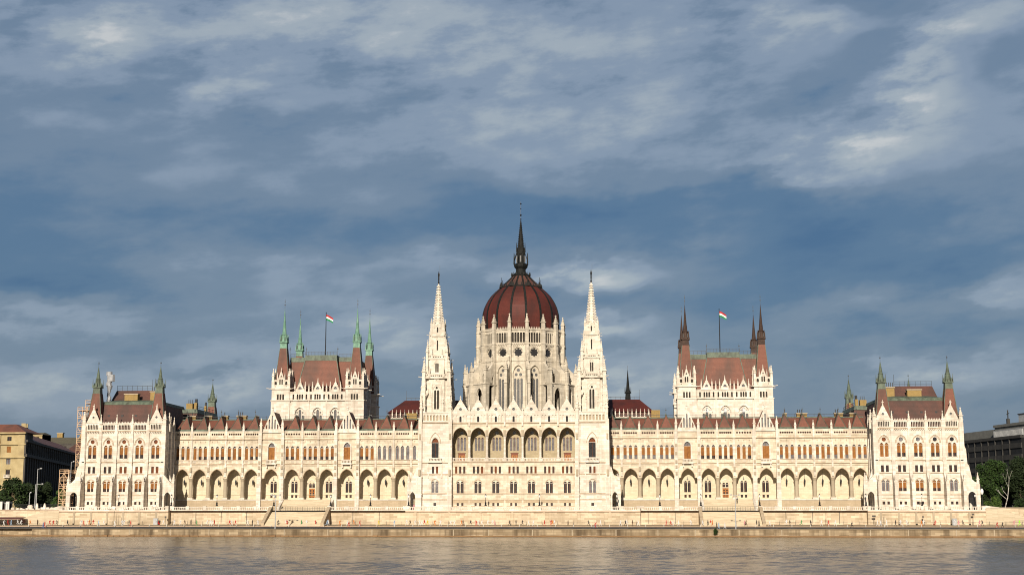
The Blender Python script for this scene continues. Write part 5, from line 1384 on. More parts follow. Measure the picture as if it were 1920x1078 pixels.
tree('bush', 'small green shrub growing from the quay wall face', at(1342, 1000, -38.4).x, -38.6, .7, 1.5, .9, .3, ('mid', 'dark'), 500, seed=10, crown0=.02, blobs=8, leaf=.16, cat='shrub')
# bare white birch
e = empty('birch_tree', (tp(1886, 16), 16, 7)); tag(e, 'bare leaning white-barked tree standing right of the bright bush', 'tree')
tb = MB(); rg = random.Random(3)
def limb(p, d, l, r_, dep):
    q = p + d * l; tb.bar(p, q, r_, 'birch', 6)
    if dep == 0: return
    for i in range(2 if dep < 4 else 3):
        nd = (d + Vector((rg.uniform(-.55, .55), rg.uniform(-.4, .4), rg.uniform(-.05, .35)))).normalized(); limb(q, nd, l * rg.uniform(.6, .8), r_ * .6, dep - 1)
limb(Vector((-.6, 0, -.2)), Vector((.3, 0, 1)).normalized(), 4.2, .15, 0)
limb(Vector((.6, 0, 3.8)), Vector((.14, 0, 1)).normalized(), 3.2, .1, 0)
limb(Vector((1.05, 0, 6.9)), Vector((.12, .1, 1)).normalized(), 2.4, .055, 2)
limb(Vector((1.05, 0, 6.5)), Vector((-.4, -.1, 1)).normalized(), 2.2, .04, 2)
limb(Vector((.4, 0, 3.2)), Vector((-.85, 0, .75)).normalized(), 2.4, .07, 1)
limb(Vector((.6, 0, 4.2)), Vector((-.7, .2, 1)).normalized(), 2.0, .06, 1)
tb.build('trunk', e)

# ------------------------------------------------------------------ lamps
def landmark(x):
    sd = 'left' if x < 0 else 'right'; ax = abs(x)
    O = ['first', 'second', 'third', 'fourth', 'fifth', 'sixth', 'seventh', 'eighth', 'ninth', 'tenth', 'eleventh', 'twelfth', 'thirteenth']
    if ax < 18:
        i = min(6, max(0, int((x + 17.95) // 5.13))); return 'loggia arch %d from left' % (i + 1) if 0 else '%s central loggia arch' % O[i]
    if ax < 31: return '%s white spire tower' % sd
    if ax < 102.4:
        for i in range(13):
            if ax < BND[i + 2]: break
        i = (12 - i) if x < 0 else i
        return '%s arch of the %s wing' % (O[i], sd)
    if ax < 126.6:
        for i in range(5):
            if ax < PB[i + 1]: break
        i = (4 - i) if x < 0 else i
        return '%s bay of the %s pavilion' % (O[i], sd)
    return '%s end of the palace' % sd if ax < 134 else 'wall %s of the palace' % sd
lm = MB()
lm.lathe(0, 0, [(.34, 0), (.34, .25), (.2, .4), (.26, .9), (.12, 1.1), (.07, 1.5), (.06, 2.2), (.12, 2.3), (.05, 2.4)], 'black', 8)
lm.frustum(0, 0, 3.0, 3.3, .32, .05, 'black', 6); lm.frustum(0, 0, 3.3, 3.5, .05, .02, 'black', 6)
lg = MB(); lg.frustum(0, 0, 2.42, 3.0, .17, .27, 'lampglass', 6)
lamps = [222.3, 321, 406.5, 513.5, 620, 694.5, 766, 910.5, 1011.5, 1157, 1237.3, 1314.2, 1424.5, 1537, 1624, 1729, 1829]
L0 = None
for px in lamps:
    ax_ = at(px, 948, -14.9).x
    yy = -14.9 if (abs(ax_) > 98.9 or -30.4 < ax_ < 36) else -12.9
    ax_ = at(px, 948, yy).x
    e = empty('terrace_lamp', (ax_, yy, 8.25)); tag(e, 'black lantern on the terrace balustrade before the ' + landmark(ax_), 'lamp', 'black lanterns along the terrace balustrade')
    if L0 is None:
        a = lm.build('lamp_post', e); c = lg.build('lamp_glass', e); L0 = (a, c)
    else:
        for q in L0: inst(q, e, (0, 0, 0))
e = empty('street_lamp', (at(1842.5, 950, -11).x, -11, 7)); tag(e, 'tall post with one big round milky globe right of the palace', 'lamp')
t = MB(); t.lathe(0, 0, [(.3, 0), (.3, .5), (.12, .8), (.09, 4.2), (.2, 4.4)], 'black', 8); t.frustum(0, 0, 6.0, 6.5, .2, .03, 'black', 8); t.build('pole', e)
t = MB(); t.lathe(0, 0, [(.18, 4.4), (.36, 4.75), (.45, 5.2), (.36, 5.7), (.15, 6.0)], 'lampglass', 12); t.build('globe', e)
def tall_lamp(px, Y, z0, h, arm, label, two=True, mat_='grey'):
    e = empty('street_lamp', (at(px, 960, Y).x, Y, z0)); tag(e, label, 'street lamp')
    t = MB(); t.lathe(0, 0, [(.16, 0), (.14, 2), (.09, h)], mat_, 8); t.bar((0, 0, h - .1), (arm, 0, h + .15), .07, mat_)
    if two: t.bar((0, 0, h - .1), (-arm, 0, h + .15), .07, mat_)
    t.build('pole', e)
    for q in ((1, -1) if two else (1,)):
        hd = MB(); hd.frustum(q * (abs(arm) if two else arm) * 1.0, 0, h + .05, h + .3, .32, .22, mat_, 6); hd.frustum(q * (abs(arm) if two else arm), 0, h - .06, h + .05, .2, .3, 'lampglass', 6); hd.build('lamp_head', e)
tall_lamp(516.5, -35.5, road_z(-35.5), 9.0, 1.1, 'tall two-armed street lamp on the quay before the left staircase')
tall_lamp(1379, -35.5, road_z(-35.5), 8.9, 1.1, 'tall two-armed street lamp on the quay before the right staircase')
tall_lamp(67, -6, 7, 12.2, 1.0, 'tallest grey street lamp at far left, arm pointing right', False)
tall_lamp(64.5, -9, 7, 7.6, 2.0, 'shorter grey mast with a long arm just left of the tallest lamp', False)
tall_lamp(54, -2, 7, 5.2, .3, 'short plain grey post left of the tall street lamps', False)
tall_lamp(129.5, 30, 7, 15.5, .8, 'grey street lamp rising behind the scaffolding', False)

# ------------------------------------------------------------------ small street things
def sign_post(px, Y, h, label, plate=None):
    e = empty('sign_post', (at(px, 980, Y).x, Y, road_z(Y) + .1)); tag(e, label, 'post')
    t = MB(); t.bar((0, 0, 0), (0, 0, h), .045, 'black', 6); t.build('pole', e)
    if plate: t = MB(); t.box(-plate, plate, -.04, .0, h - .35, h + .15, 'dwall'); t.build('sign_plate', e)
for px, h, lb, pl in ((222.5, 2.9, 'thin dark post before the second bay of the left pavilion', None), (310, 2.3, 'thin post with small plate right of the left grey cabinet', .25), (1639, 2.6, 'thin post with a short arm at the right pavilion corner', .5), (1658, 3.0, 'thin dark post left of two walkers at the right pavilion', None),
                      (1731, 2.4, 'thin post with small plate before the third bay of the right pavilion', .2), (1825, 3.1, 'thin post with plate near the right end of the palace', .35), (213.5, 4.0, 'tall thin pole just left of the dark post by the left pavilion', None), (1549, 3.4, 'thin black pole against the terrace wall under the right wing', None)):
    sign_post(px, -17, h, lb, pl)
t0 = MB(); t0.box(-.6, .6, -.4, .4, 0, 1.75, 'grey'); t0.box(-.66, .66, -.46, .46, 1.75, 1.85, 'grey')
t1 = MB(); t1.box(-.5, .5, -.43, -.401, .15, 1.6, 'grey'); t1.box(.3, .38, -.46, -.43, .8, 1.0, 'black')
first = None
for px, lb in ((292, 'grey metal utility cabinet against the wall below the left pavilion'), (1789.5, 'grey metal utility cabinet against the wall below the right pavilion')):
    e = empty('utility_cabinet', (at(px, 980, -17).x, -17, road_z(-17) + .13)); tag(e, lb, 'cabinet')
    if not first: first = (t0.build('cabinet_body', e), t1.build('door', e))
    else:
        for q in first: inst(q, e, (0, 0, 0))
# canopy at far left
M['canopy'] = noisy('dark_red_canvas', (.09, .03, .028), (.13, .045, .04), 2, .7)
cx0, cx1 = at(-30, 980, -18).x, at(44, 980, -18).x
e = empty('canopy', ((cx0 + cx1) / 2, -18, road_z(-18) + .13)); tag(e, 'long low dark red canopy on posts at the far left of the road', 'canopy')
t = MB(); w = (cx1 - cx0) / 2; t.add([(-w, -1.6, 1.75), (w, -1.6, 1.75), (w, 1.4, 2.2), (-w, 1.4, 2.2), (-w, -1.6, 1.6), (w, -1.6, 1.6), (w, 1.4, 2.05), (-w, 1.4, 2.05)], [(0, 1, 2, 3), (7, 6, 5, 4), (4, 5, 1, 0), (5, 6, 2, 1), (6, 7, 3, 2), (7, 4, 0, 3)], 'canopy'); t.box(w - .08, w, -1.5, 1.3, .6, 1.7, 'canopy'); t.build('roof', e)
for j in range(5):
    x = -w + .15 + j * (2 * w - .3) / 4; t = MB(); t.bar((x, -1.5, 0), (x, -1.5, 1.65), .05, 'black', 6); t.build('post', e)
# pavement railing and road posts
rl = MB(); px_ = []
x = -150.0
while x < 160:
    if not (SX0 - 1 < abs(x) < SX1 + 1) : rl.box(x - .04, x + .04, -16.54, -16.46, road_z(-16.5), road_z(-16.5) + 1.15, 'black')
    x += 4.4
for a, c in ((-150, -SX1 - 1), (-SX0 + 1, SX0 - 1), (SX1 + 1, 160)): rl.box(a, c, -16.52, -16.48, 3.75, 3.79, 'black')
o = rl.build('pavement_railing'); tag(o, 'thin dark post and rail fence along the foot of the terrace wall', 'railing')
# bollards
bo = MB(); bo.lathe(0, 0, [(.085, 0), (.085, .62), (.05, .68)], 'frame', 8)
b0 = None
rgb = random.Random(12)
for j in range(56):
    x = -136 + j * 4.95
    lab = 'short white road post standing at the kerb, below the ' + landmark(x)
    if b0 is None: o = b0 = bo.build('bollard')
    else: o = b0.copy(); col.objects.link(o)
    o.location = (x, -24.6, road_z(-24.6)); tag(o, lab, 'bollard', 'white posts along the kerb of the quay road')
# cabins, stone blocks, fence on the upper level at left
M['cabin'] = noisy('off_white_cabin', (.6, .58, .54), (.68, .66, .62), 1, .6)
for (pa, pb_, lb) in ((-16, 7.5, 'white site cabin at the far left edge on the upper wall'), (14.5, 20.5, 'narrow white cabin with dark door right of the wide cabin')):
    a, c = at(pa, 945, -9).x, at(pb_, 945, -9).x
    e = empty('site_cabin', ((a + c) / 2, -9, 7)); tag(e, lb, 'cabin'); w = (c - a) / 2
    t = MB(); t.box(-w, w, -1.2, 1.2, 0, 2.5, 'cabin'); t.box(-w - .05, w + .05, -1.25, 1.25, 2.5, 2.62, 'grey'); t.build('cabin_body', e)
    t = MB(); t.box(w + .01, w + .06, -.8, .4, .1, 2.1, 'darkmetal'); t.build('door', e); t = MB(); t.box(-w * .3, w * .1, -1.24, -1.2, .1, 2.0, 'grey'); t.build('front_panel', e)
a = at(9, 945, -8).x; c = at(14, 945, -8).x
t = MB(); t.box(a, c, -9, -7, 7, 9.3, 'grey'); t.box(a - .05, c + .05, -9.05, -6.95, 9.3, 9.4, 'dwall'); t.box(a + .15, c - .15, -9.04, -9.0, 7.2, 9.1, 'dwall'); o = t.build('storage_box'); tag(o, 'dull grey storage box between the two white cabins', 'box')
bk = 0
for px, w, h, kind_ in ((25, .5, .9, 'squat'), (33, .55, .7, 'low'), (38.5, .5, .7, 'low'), (45, .55, .55, 'low'), (51, .5, .75, 'squat'), (55.5, .65, 1.6, 'large squared'), (62, .45, .6, 'low'), (72, .8, .65, 'long low'), (78, .55, .95, 'squat'), (84, .6, .65, 'low'), (89.5, .6, .95, 'squat'), (95.5, .4, .95, 'narrow'), (99.5, .35, .9, 'narrow'), (107, .9, .55, 'long low'), (112, .7, .9, 'squat'), (69.5, .34, 2.1, 'tall upright'), (83, .34, 2.1, 'tall upright')):
    b_ = bmesh.new(); bmesh.ops.create_cube(b_, size=1)
    bmesh.ops.bevel(b_, geom=b_.edges[:], offset=.12, segments=2, affect='EDGES')
    if 'tall' in kind_: bmesh.ops.subdivide_edges(b_, edges=b_.edges[:], cuts=1)
    for v in b_.verts:
        v.co.x *= 2 * w * (1 + .15 * math.sin(v.co.z * 7 + px)); v.co.y *= 2 * w; v.co.z = (v.co.z + .5) * h
        if 'tall' in kind_ and v.co.z > h * .7: v.co.x *= .75; v.co.y *= .75
    me = bpy.data.meshes.new('stone_block'); b_.to_mesh(me); b_.free(); me.materials.append(M['clean'])
    o = bpy.data.objects.new('stone_block', me); col.objects.link(o); o.location = (at(px, 948, -12.4).x, -12.4 + (bk % 3) * .4, 6.96)
    bk += 1
    near = 'white cabin' if px < 40 else ('grey post' if px < 60 else ('street lamps' if px < 75 else ('dark tree' if px < 92 else 'scaffolding')))
    order = bk
    tag(o, '%s stone block on left wall by %s, %s from left' % (kind_, near, ['first', 'second', 'third', 'fourth', 'fifth', 'sixth', 'seventh', 'eighth', 'tenth', 'eleventh', 'thirteenth', 'fourteenth', 'fifteenth', 'sixteenth', 'seventeenth', 'ninth', 'twelfth'][order - 1]), 'stone block', 'stone blocks stored on the upper wall')
t = MB(); a, c = at(26, 945, -4).x, at(122, 945, -4).x
n = 60
for j in range(n + 1): x = a + (c - a) * j / n; t.box(x - .03, x + .03, -4.03, -3.97, 7, 8.9, 'black')
for z in (7.3, 8.7): t.box(a, c, -4.02, -3.98, z, z + .07, 'black')
o = t.build('metal_fence'); tag(o, 'thin dark metal fence behind the stone blocks at left', 'fence')

# flags
M['flag_red'] = noisy('red_flag_cloth', (.40, .02, .025), (.48, .03, .035), 2, .8); M['flag_white'] = noisy('white_flag_cloth', (.75, .75, .75), (.8, .8, .8), 2, .8); M['flag_green'] = noisy('green_flag_cloth', (.02, .20, .08), (.03, .26, .11), 2, .8)
for s, (px, yt, yb_, yy) in ((-1, (611.7, 587, 664, 22)), (1, (1348.3, 580.5, 657, 22))):
    top = at(px, yt, yy); bot = at(px, yb_, yy)
    e = empty('flagpole', (top.x, yy, 55.2)); tag(e, 'dark flagpole with red white green flag on the %s chamber roof' % ('left' if s < 0 else 'right'), 'flagpole')
    H = top.z - 55.2; t = MB(); t.lathe(0, 0, [(.16, -.5), (.14, H * .5), (.09, H)], 'black', 8); t.lathe(0, 0, [(.05, H - .1), (.16, H + .1), (.05, H + .3)], 'black', 8); t.build('pole', e)
    f = MB(); NX, NZ = 10, 9; V = []
    for j in range(NZ + 1):
        for i in range(NX + 1):
            u = i / NX; v = j / NZ
            V.append((.1 + 2.1 * u, -.35 * math.sin(u * 5 + v * 1.2) * (u ** .6), H - .5 - 1.8 * v * (1 - .1 * u) - 1.15 * u ** 1.3))
    for j in range(NZ):
        mt = ('flag_red', 'flag_white', 'flag_green')[j // 3]
        f.add([V[q] for q in range(len(V))], [(j * (NX + 1) + i, j * (NX + 1) + i + 1, (j + 1) * (NX + 1) + i + 1, (j + 1) * (NX + 1) + i) for i in range(NX)], mt)
    f.build('flag', e)

# ------------------------------------------------------------------ people
M['skin'] = noisy('skin', (.42, .24, .16), (.48, .28, .19), 3, .6)
M['hair'] = noisy('dark_hair', (.03, .02, .015), (.05, .035, .02), 3, .6)
M['shoe'] = noisy('light_shoe', (.45, .45, .45), (.5, .5, .5), 3, .6)
CLO = {'white': (.72, .72, .72), 'red': (.50, .035, .03), 'orange': (.62, .19, .03), 'yellow': (.68, .55, .05), 'green': (.06, .28, .09), 'neon green': (.35, .8, .06), 'blue': (.07, .16, .42), 'light blue': (.34, .48, .65), 'dark': (.025, .025, .03), 'brown': (.09, .05, .03), 'pink': (.6, .26, .3), 'grey': (.22, .23, .25)}
for c_, v in CLO.items(): M['cl_' + c_] = noisy(c_.replace(' ', '_') + '_cloth', tuple(x * .9 for x in v), v, 5, .85)
POSES = {
 'run': dict(pel=(0, 0, .93), chest=(.1, 0, 1.33), neck=(.13, 0, 1.47), head=(.17, 0, 1.64), sh=(.19), hip=.11,
             la=[(-.12, .24, 1.14), (.1, .2, 1.02)], ra=[(.28, -.23, 1.16), (.45, -.12, 1.32)],
             ll=[(.36, .1, .68), (.18, .1, .34), (.3, .1, .28)], rl=[(-.1, -.1, .5), (-.5, -.1, .5), (-.56, -.1, .38)]),
 'run2': dict(pel=(0, 0, .9), chest=(.07, 0, 1.3), neck=(.1, 0, 1.44), head=(.13, 0, 1.61), sh=(.19), hip=.11,
             la=[(.2, .23, 1.12), (.38, .14, 1.26)], ra=[(-.2, -.24, 1.13), (-.05, -.2, 1.0)],
             ll=[(-.1, .1, .5), (-.34, .1, .16), (-.24, .1, .06)], rl=[(.3, -.1, .56), (.28, -.1, .1), (.42, -.1, .05)]),
 'walk': dict(pel=(0, 0, .92), chest=(.02, 0, 1.34), neck=(.03, 0, 1.48), head=(.05, 0, 1.65), sh=(.19), hip=.1,
             la=[(-.08, .24, 1.12), (-.05, .24, .88)], ra=[(.1, -.24, 1.12), (.2, -.22, .9)],
             ll=[(.14, .1, .5), (.24, .1, .08), (.38, .1, .05)], rl=[(-.06, -.1, .5), (-.3, -.1, .12), (-.18, -.1, .05)]),
 'stand': dict(pel=(0, 0, .94), chest=(0, 0, 1.36), neck=(0, 0, 1.5), head=(.02, 0, 1.67), sh=(.19), hip=.1,
             la=[(0, .25, 1.12), (.05, .24, .88)], ra=[(0, -.25, 1.12), (.16, -.2, 1.0)],
             ll=[(.02, .11, .5), (0, .12, .08), (.15, .13, .05)], rl=[(.02, -.11, .5), (-.02, -.12, .08), (.13, -.13, .05)]),
 'sit': dict(pel=(0, 0, .45), chest=(.02, 0, .86), neck=(.03, 0, 1.0), head=(.05, 0, 1.17), sh=(.19), hip=.1,
             la=[(.1, .24, .66), (.3, .2, .55)], ra=[(.1, -.24, .66), (.3, -.2, .55)],
             ll=[(.42, .1, .47), (.44, .1, .08), (.58, .1, .05)], rl=[(.42, -.1, .47), (.42, -.1, .08), (.56, -.1, .05)]),
 'ride': dict(pel=(-.15, 0, .98), chest=(.18, 0, 1.3), neck=(.27, 0, 1.4), head=(.34, 0, 1.55), sh=(.19), hip=.1,
             la=[(.35, .22, 1.1), (.5, .2, 1.02)], ra=[(.35, -.22, 1.1), (.5, -.2, 1.02)],
             ll=[(.24, .1, .82), (.1, .1, .4), (.22, .1, .36)], rl=[(.1, -.1, .6), (0, -.1, .2), (.12, -.1, .16)]),
}
def figure(pose):
    P = POSES[pose]; V = []; E_ = []; Rr = []; seg = []
    def add(p, r_, par=None, part_='shirt'):
        V.append(Vector(p)); Rr.append(r_)
        if par is not None: E_.append((par, len(V) - 1)); seg.append((V[par], V[-1], part_))
        return len(V) - 1
    pel = add(P['pel'], .15); ch_ = add(P['chest'], .165, pel, 'shirt'); nk = add(P['neck'], .062, ch_, 'shirt')
    hx, hy, hz = P['head']; h1 = add((hx - .01, hy, hz - .06), .085, nk, 'skin'); h2 = add((hx, hy, hz + .05), .098, h1, 'head')
    for sgn, arm, leg in ((1, P['la'], P['ll']), (-1, P['ra'], P['rl'])):
        c = Vector(P['chest']); s_ = add((c.x, c.y + sgn * P['sh'], c.z + .06), .06, ch_, 'shirt')
        e1 = add(arm[0], .045, s_, 'shirt'); h = add(arm[1], .034, e1, 'skin')
        d = (Vector(arm[1]) - Vector(arm[0])).normalized(); add(Vector(arm[1]) + d * .12, .026, h, 'skin')
        p = Vector(P['pel']); hp = add((p.x, p.y + sgn * P['hip'], p.z - .05), .095, pel, 'shorts')
        kn = add(leg[0], .062, hp, 'shorts'); an = add(leg[1], .042, kn, 'leg'); add(leg[2], .035, an, 'shoe')
    me = bpy.data.meshes.new('fig'); me.from_pydata([tuple(v) for v in V], E_, []); o = bpy.data.objects.new('fig', me); col.objects.link(o)
    md = o.modifiers.new('s', 'SKIN'); 
    for i, r_ in enumerate(Rr): me.skin_vertices[0].data[i].radius = (r_, r_)
    me.skin_vertices[0].data[0].use_root = True
    sb = o.modifiers.new('u', 'SUBSURF'); sb.levels = 1
    dg = bpy.context.evaluated_depsgraph_get(); dg.update()
    m2 = bpy.data.meshes.new_from_object(o.evaluated_get(dg)); bpy.data.objects.remove(o)
    def dseg(p, a, b_):
        ab = b_ - a; t_ = max(0, min(1, (p - a).dot(ab) / max(1e-9, ab.length_squared))); return (p - a - ab * t_).length
    idx = {'shirt': 0, 'skin': 1, 'shorts': 2, 'leg': 3, 'shoe': 4, 'head': 5}
    for p in m2.polygons:
        c = p.center; best = min(seg, key=lambda s_: dseg(c, s_[0], s_[1])); k_ = idx[best[2]]
        if k_ == 5: k_ = 5 if (c.z > hz + .06 or c.x < hx - .03) else 1
        p.material_index = k_; p.use_smooth = True
    return m2
FIG = {}
for pz in POSES:
    try: FIG[pz] = figure(pz)
    except Exception as ex: print('figure failed', pz, ex)
_pm = {}
def person_mesh(pose, shirt, lower):
    k_ = (pose, shirt, lower)
    if k_ not in _pm:
        me = FIG[pose].copy(); me.name = 'person'; me.materials.clear()
        long_ = pose in ('walk', 'stand')
        for m_ in ('cl_' + shirt, 'skin', 'cl_' + lower, ('cl_' + lower) if long_ else 'skin', 'shoe', 'hair'): me.materials.append(M[m_])
        _pm[k_] = me
    return _pm[k_]
people = [(7, 'white'), (15, 'red'), (21, 'light blue'), (34, 'white'), (39, 'white'), (57, 'orange'), (70.5, 'brown'), (81, 'blue', 990), (84, 'red', 989), (93, 'red'), (100, 'red'), (107, 'dark'), (127, 'dark'), (152, 'white'), (157, 'red'), (163, 'white'), (167, 'orange'), (174.5, 'red'), (185, 'light blue'), (194, 'white'), (215, 'white'), (229, 'white'), (232.5, 'white'), (242, 'dark'), (245, 'red'), (307, 'white'), (327, 'white'), (338, 'white'), (347, 'brown'), (358, 'dark'), (369, 'green'), (388, 'white'), (395, 'white'), (398.5, 'white'), (402, 'red'), (430, 'red'), (434, 'white'), (441, 'red'), (465, 'white'), (473, 'dark'),
 (484, 'white'), (521, 'dark'), (535.5, 'white'), (538.5, 'red'), (547, 'brown'), (565, 'green'), (575, 'white'), (592, 'red'), (606, 'dark'), (613, 'light blue'), (616, 'white'), (637, 'orange'), (651, 'white'), (654, 'red', 987), (664, 'orange'), (674.5, 'red'), (710, 'yellow'), (739, 'light blue'), (763, 'white'), (769.5, 'brown'), (778, 'white'), (787, 'white'), (790.5, 'white'), (796.5, 'red'), (801, 'yellow'), (815, 'orange'), (826, 'white'), (845, 'white'), (852, 'white'), (865, 'orange'), (868, 'brown'), (882, 'dark'), (893, 'red'), (896.5, 'white'), (903, 'white'), (914.5, 'white'), (924, 'white'), (928, 'pink'), (955, 'dark'),
 (967.5, 'dark'), (979, 'dark'), (991, 'white'), (1000, 'white'), (1021, 'red'), (1033, 'red'), (1035.5, 'orange'), (1040, 'white'), (1065, 'brown'), (1104, 'dark'), (1126, 'white'), (1163, 'white'), (1173, 'dark'), (1176, 'white'), (1186, 'brown'), (1197, 'white'), (1249, 'red'), (1258, 'red'), (1261.5, 'white'), (1272, 'white'), (1296, 'white'), (1318, 'white'), (1327.5, 'dark'), (1331.5, 'red'), (1335.5, 'orange'), (1344, 'dark', 991), (1347.5, 'light blue', 991), (1359, 'white', 991), (1396, 'pink'), (1398.5, 'brown'), (1419, 'dark'), (1423, 'dark'),
 (1443, 'white'), (1474, 'white'), (1481, 'dark'), (1502, 'green'), (1520, 'dark'), (1540, 'white'), (1554, 'red'), (1566, 'white'), (1597, 'dark', 989), (1645, 'white'), (1651, 'white'), (1662, 'white'), (1679, 'dark'), (1689, 'white'), (1701, 'white'), (1727.5, 'orange'), (1731, 'white'), (1753, 'red'), (1791, 'white'), (1797, 'pink'), (1806, 'dark'), (1836, 'pink'), (1842, 'dark'), (1869, 'red', 988), (1879, 'dark', 989), (1901, 'pink'), (1912, 'neon green')]
rp = random.Random(21); recs = []
for it in people:
    px, shirt = it[0], it[1]
    if len(it) > 2: Y = -33.5 if it[2] > 989 else -29.0
    else: Y = rp.uniform(-23.6, -20.5)
    if shirt in ('dark', 'brown') and rp.random() < .5: pose = rp.choice(('walk', 'stand'))
    else: pose = rp.choice(('run', 'run2', 'run', 'run2', 'walk'))
    if px in (1344, 1347.5, 1359, 81): pose = 'walk'
    lower = rp.choice(('dark', 'dark', 'blue', 'red', 'white' if shirt != 'white' else 'dark', 'grey'))
    x = at(px, 980, Y).x
    z = road_z(Y) + (.13 if Y > -24 else 0)
    recs.append([x, Y, z, shirt, lower, pose, rp.choice((0, 0, PI)) + rp.uniform(-.3, .3), rp.uniform(.95, 1.04)])
word = {'run': 'runner', 'run2': 'runner', 'walk': 'walker', 'stand': 'person standing'}
keyed = {}
for r_ in recs:
    base = '%s in %s top and %s' % (word[r_[5]], r_[3], r_[4] + (' shorts' if r_[5].startswith('run') else ' trousers'))
    lk = landmark(r_[0]); r_.append((base, lk)); keyed.setdefault((base, lk), []).append(r_)
ORD = ['leftmost', 'second', 'third', 'fourth', 'fifth', 'sixth']
for (base, lk), rs_ in keyed.items():
    rs_.sort(key=lambda q: q[0])
    for i, r_ in enumerate(rs_):
        lab = base + ' below the ' + lk
        if len(rs_) > 1: lab = ORD[i] + ' ' + lab
        o = bpy.data.objects.new('person', person_mesh(r_[5], r_[3], r_[4])); col.objects.link(o)
        o.location = r_[:3]; o.rotation_euler = (0, 0, r_[6]); o.scale = (r_[7],) * 3
        tag(o, lab, 'person', 'runners and walkers on the quay road')
def lone(pose, shirt, lower, x, Y, z, rz, lab):
    o = bpy.data.objects.new('person', person_mesh(pose, shirt, lower)); col.objects.link(o); o.location = (x, Y, z); o.rotation_euler = (0, 0, rz); tag(o, lab, 'person')
lone('sit', 'red', 'dark', at(296.5, 984, -19).x, -19, road_z(-19) + .13, 0, 'person in red top sitting beside the left grey utility cabinet')
lone('walk', 'dark', 'dark', at(1381.5, 938, -2.6).x, -3.6, 9.02, .5, 'person in dark clothes walking on the steps at the right wing door')
lone('stand', 'pink', 'brown', at(776, 938, -12).x, -11.6, 7.0, 1.5, 'person in pink top behind the balustrade at the left tower arch')
# bicycle and rider
bx = at(1116, 989, -31).x
e = empty('bicycle', (bx, -31, road_z(-31))); tag(e, 'bicycle ridden along the quay road below the right spire tower', 'bicycle')
wm = MB()
for i in range(20):
    a0, a1 = 2 * PI * i / 20, 2 * PI * (i + 1) / 20; wm.bar((.33 * math.cos(a0), 0, .33 * math.sin(a0)), (.33 * math.cos(a1), 0, .33 * math.sin(a1)), .02, 'black')
for i in range(8): a0 = 2 * PI * i / 8; wm.bar((0, 0, 0), (.32 * math.cos(a0), 0, .32 * math.sin(a0)), .006, 'grey')
w_ = wm.build('wheel', e, (-.5, 0, .34)); inst(w_, e, (.52, 0, .34))
fr = MB()
for p, q in (((-.5, 0, .34), (-.02, 0, .3)), ((-.5, 0, .34), (-.17, 0, .8)), ((-.02, 0, .3), (-.18, 0, .85)), ((-.02, 0, .3), (.36, 0, .78)), ((-.17, 0, .8), (.34, 0, .84)), ((.52, 0, .34), (.34, 0, .95))): fr.bar(p, q, .02, 'cl_blue')
fr.build('frame', e); sd = MB(); sd.box(-.3, -.06, -.06, .06, .85, .9, 'black'); sd.build('saddle', e); hb = MB(); hb.bar((.34, -.25, 1.0), (.34, .25, 1.0), .018, 'black'); hb.build('handlebar', e)
lone('ride', 'red', 'dark', bx, -31, road_z(-31), 0, 'cyclist in red top riding a bicycle below the right spire tower')

# ------------------------------------------------------------------ light and sky
SUN_EL, SUN_AZ = R(23), R(5)      # sun behind the camera, a little to the left
sl = bpy.data.lights.new('sun', 'SUN'); sl.energy = 4.9; sl.angle = R(.55); sl.color = (1.0, .885, .725)
so = bpy.data.objects.new('sun', sl); col.objects.link(so)
to_sun = Vector((-math.sin(SUN_AZ) * math.cos(SUN_EL), -math.cos(SUN_AZ) * math.cos(SUN_EL), math.sin(SUN_EL)))
so.rotation_euler = to_sun.to_track_quat('Z', 'Y').to_euler(); so.location = to_sun * 500

w = bpy.data.worlds.new('World'); scene.world = w; w.use_nodes = True
k = NT(w.node_tree); bg = w.node_tree.nodes['Background']
sky = k.new('ShaderNodeTexSky'); sky.sky_type = 'NISHITA'; sky.sun_disc = False
sky.sun_elevation = SUN_EL; sky.sun_rotation = math.atan2(to_sun.x, to_sun.y) % (2 * PI)
sky.air_density = 1.2; sky.dust_density = 1.5; sky.ozone_density = 1.5
bg.inputs['Strength'].default_value = .1
tc = k.new('ShaderNodeTexCoord'); sep = k.new('ShaderNodeSeparateXYZ'); k.link(tc.outputs['Generated'], sep.inputs[0])
az = k.math('ARCTAN2', sep.outputs[0], sep.outputs[1])
hor = k.math('SQRT', k.math('ADD', k.math('MULTIPLY', sep.outputs[0], sep.outputs[0]), k.math('MULTIPLY', sep.outputs[1], sep.outputs[1])))
el = k.math('ARCTAN2', sep.outputs[2], hor)
uv = k.new('ShaderNodeCombineXYZ'); k.link(az, uv.inputs[0]); k.link(el, uv.inputs[1])
# cloud field: soft banks drawn out sideways
uv2 = k.new('ShaderNodeCombineXYZ')
k.link(k.math('MULTIPLY', az, 5.5), uv2.inputs[0]); k.link(k.math('ADD', k.math('MULTIPLY', el, 14.5), k.math('MULTIPLY', az, -1.5)), uv2.inputs[1])
n1 = k.noise(uv2.outputs[0], 1.0, 6, .52)
n2 = k.noise(k.scalev(uv2.outputs[0], 3.4, 3.4, 1), 1.0, 9, .6)
n3 = k.noise(k.scalev(uv2.outputs[0], 2.0, 1.6, 1), 1.3, 4, .5)
def azel(px, py):
    r = (_fwd + _right * ((px - 960) / F) - _up * ((py - 539) / F)).normalized()
    return math.atan2(r.x, r.y), math.atan2(r.z, math.hypot(r.x, r.y))
wa = k.math('ADD', az, k.math('MULTIPLY', k.math('SUBTRACT', n2, .5), .07))
we = k.math('ADD', el, k.math('MULTIPLY', k.math('SUBTRACT', n3, .5), .05))
total = None
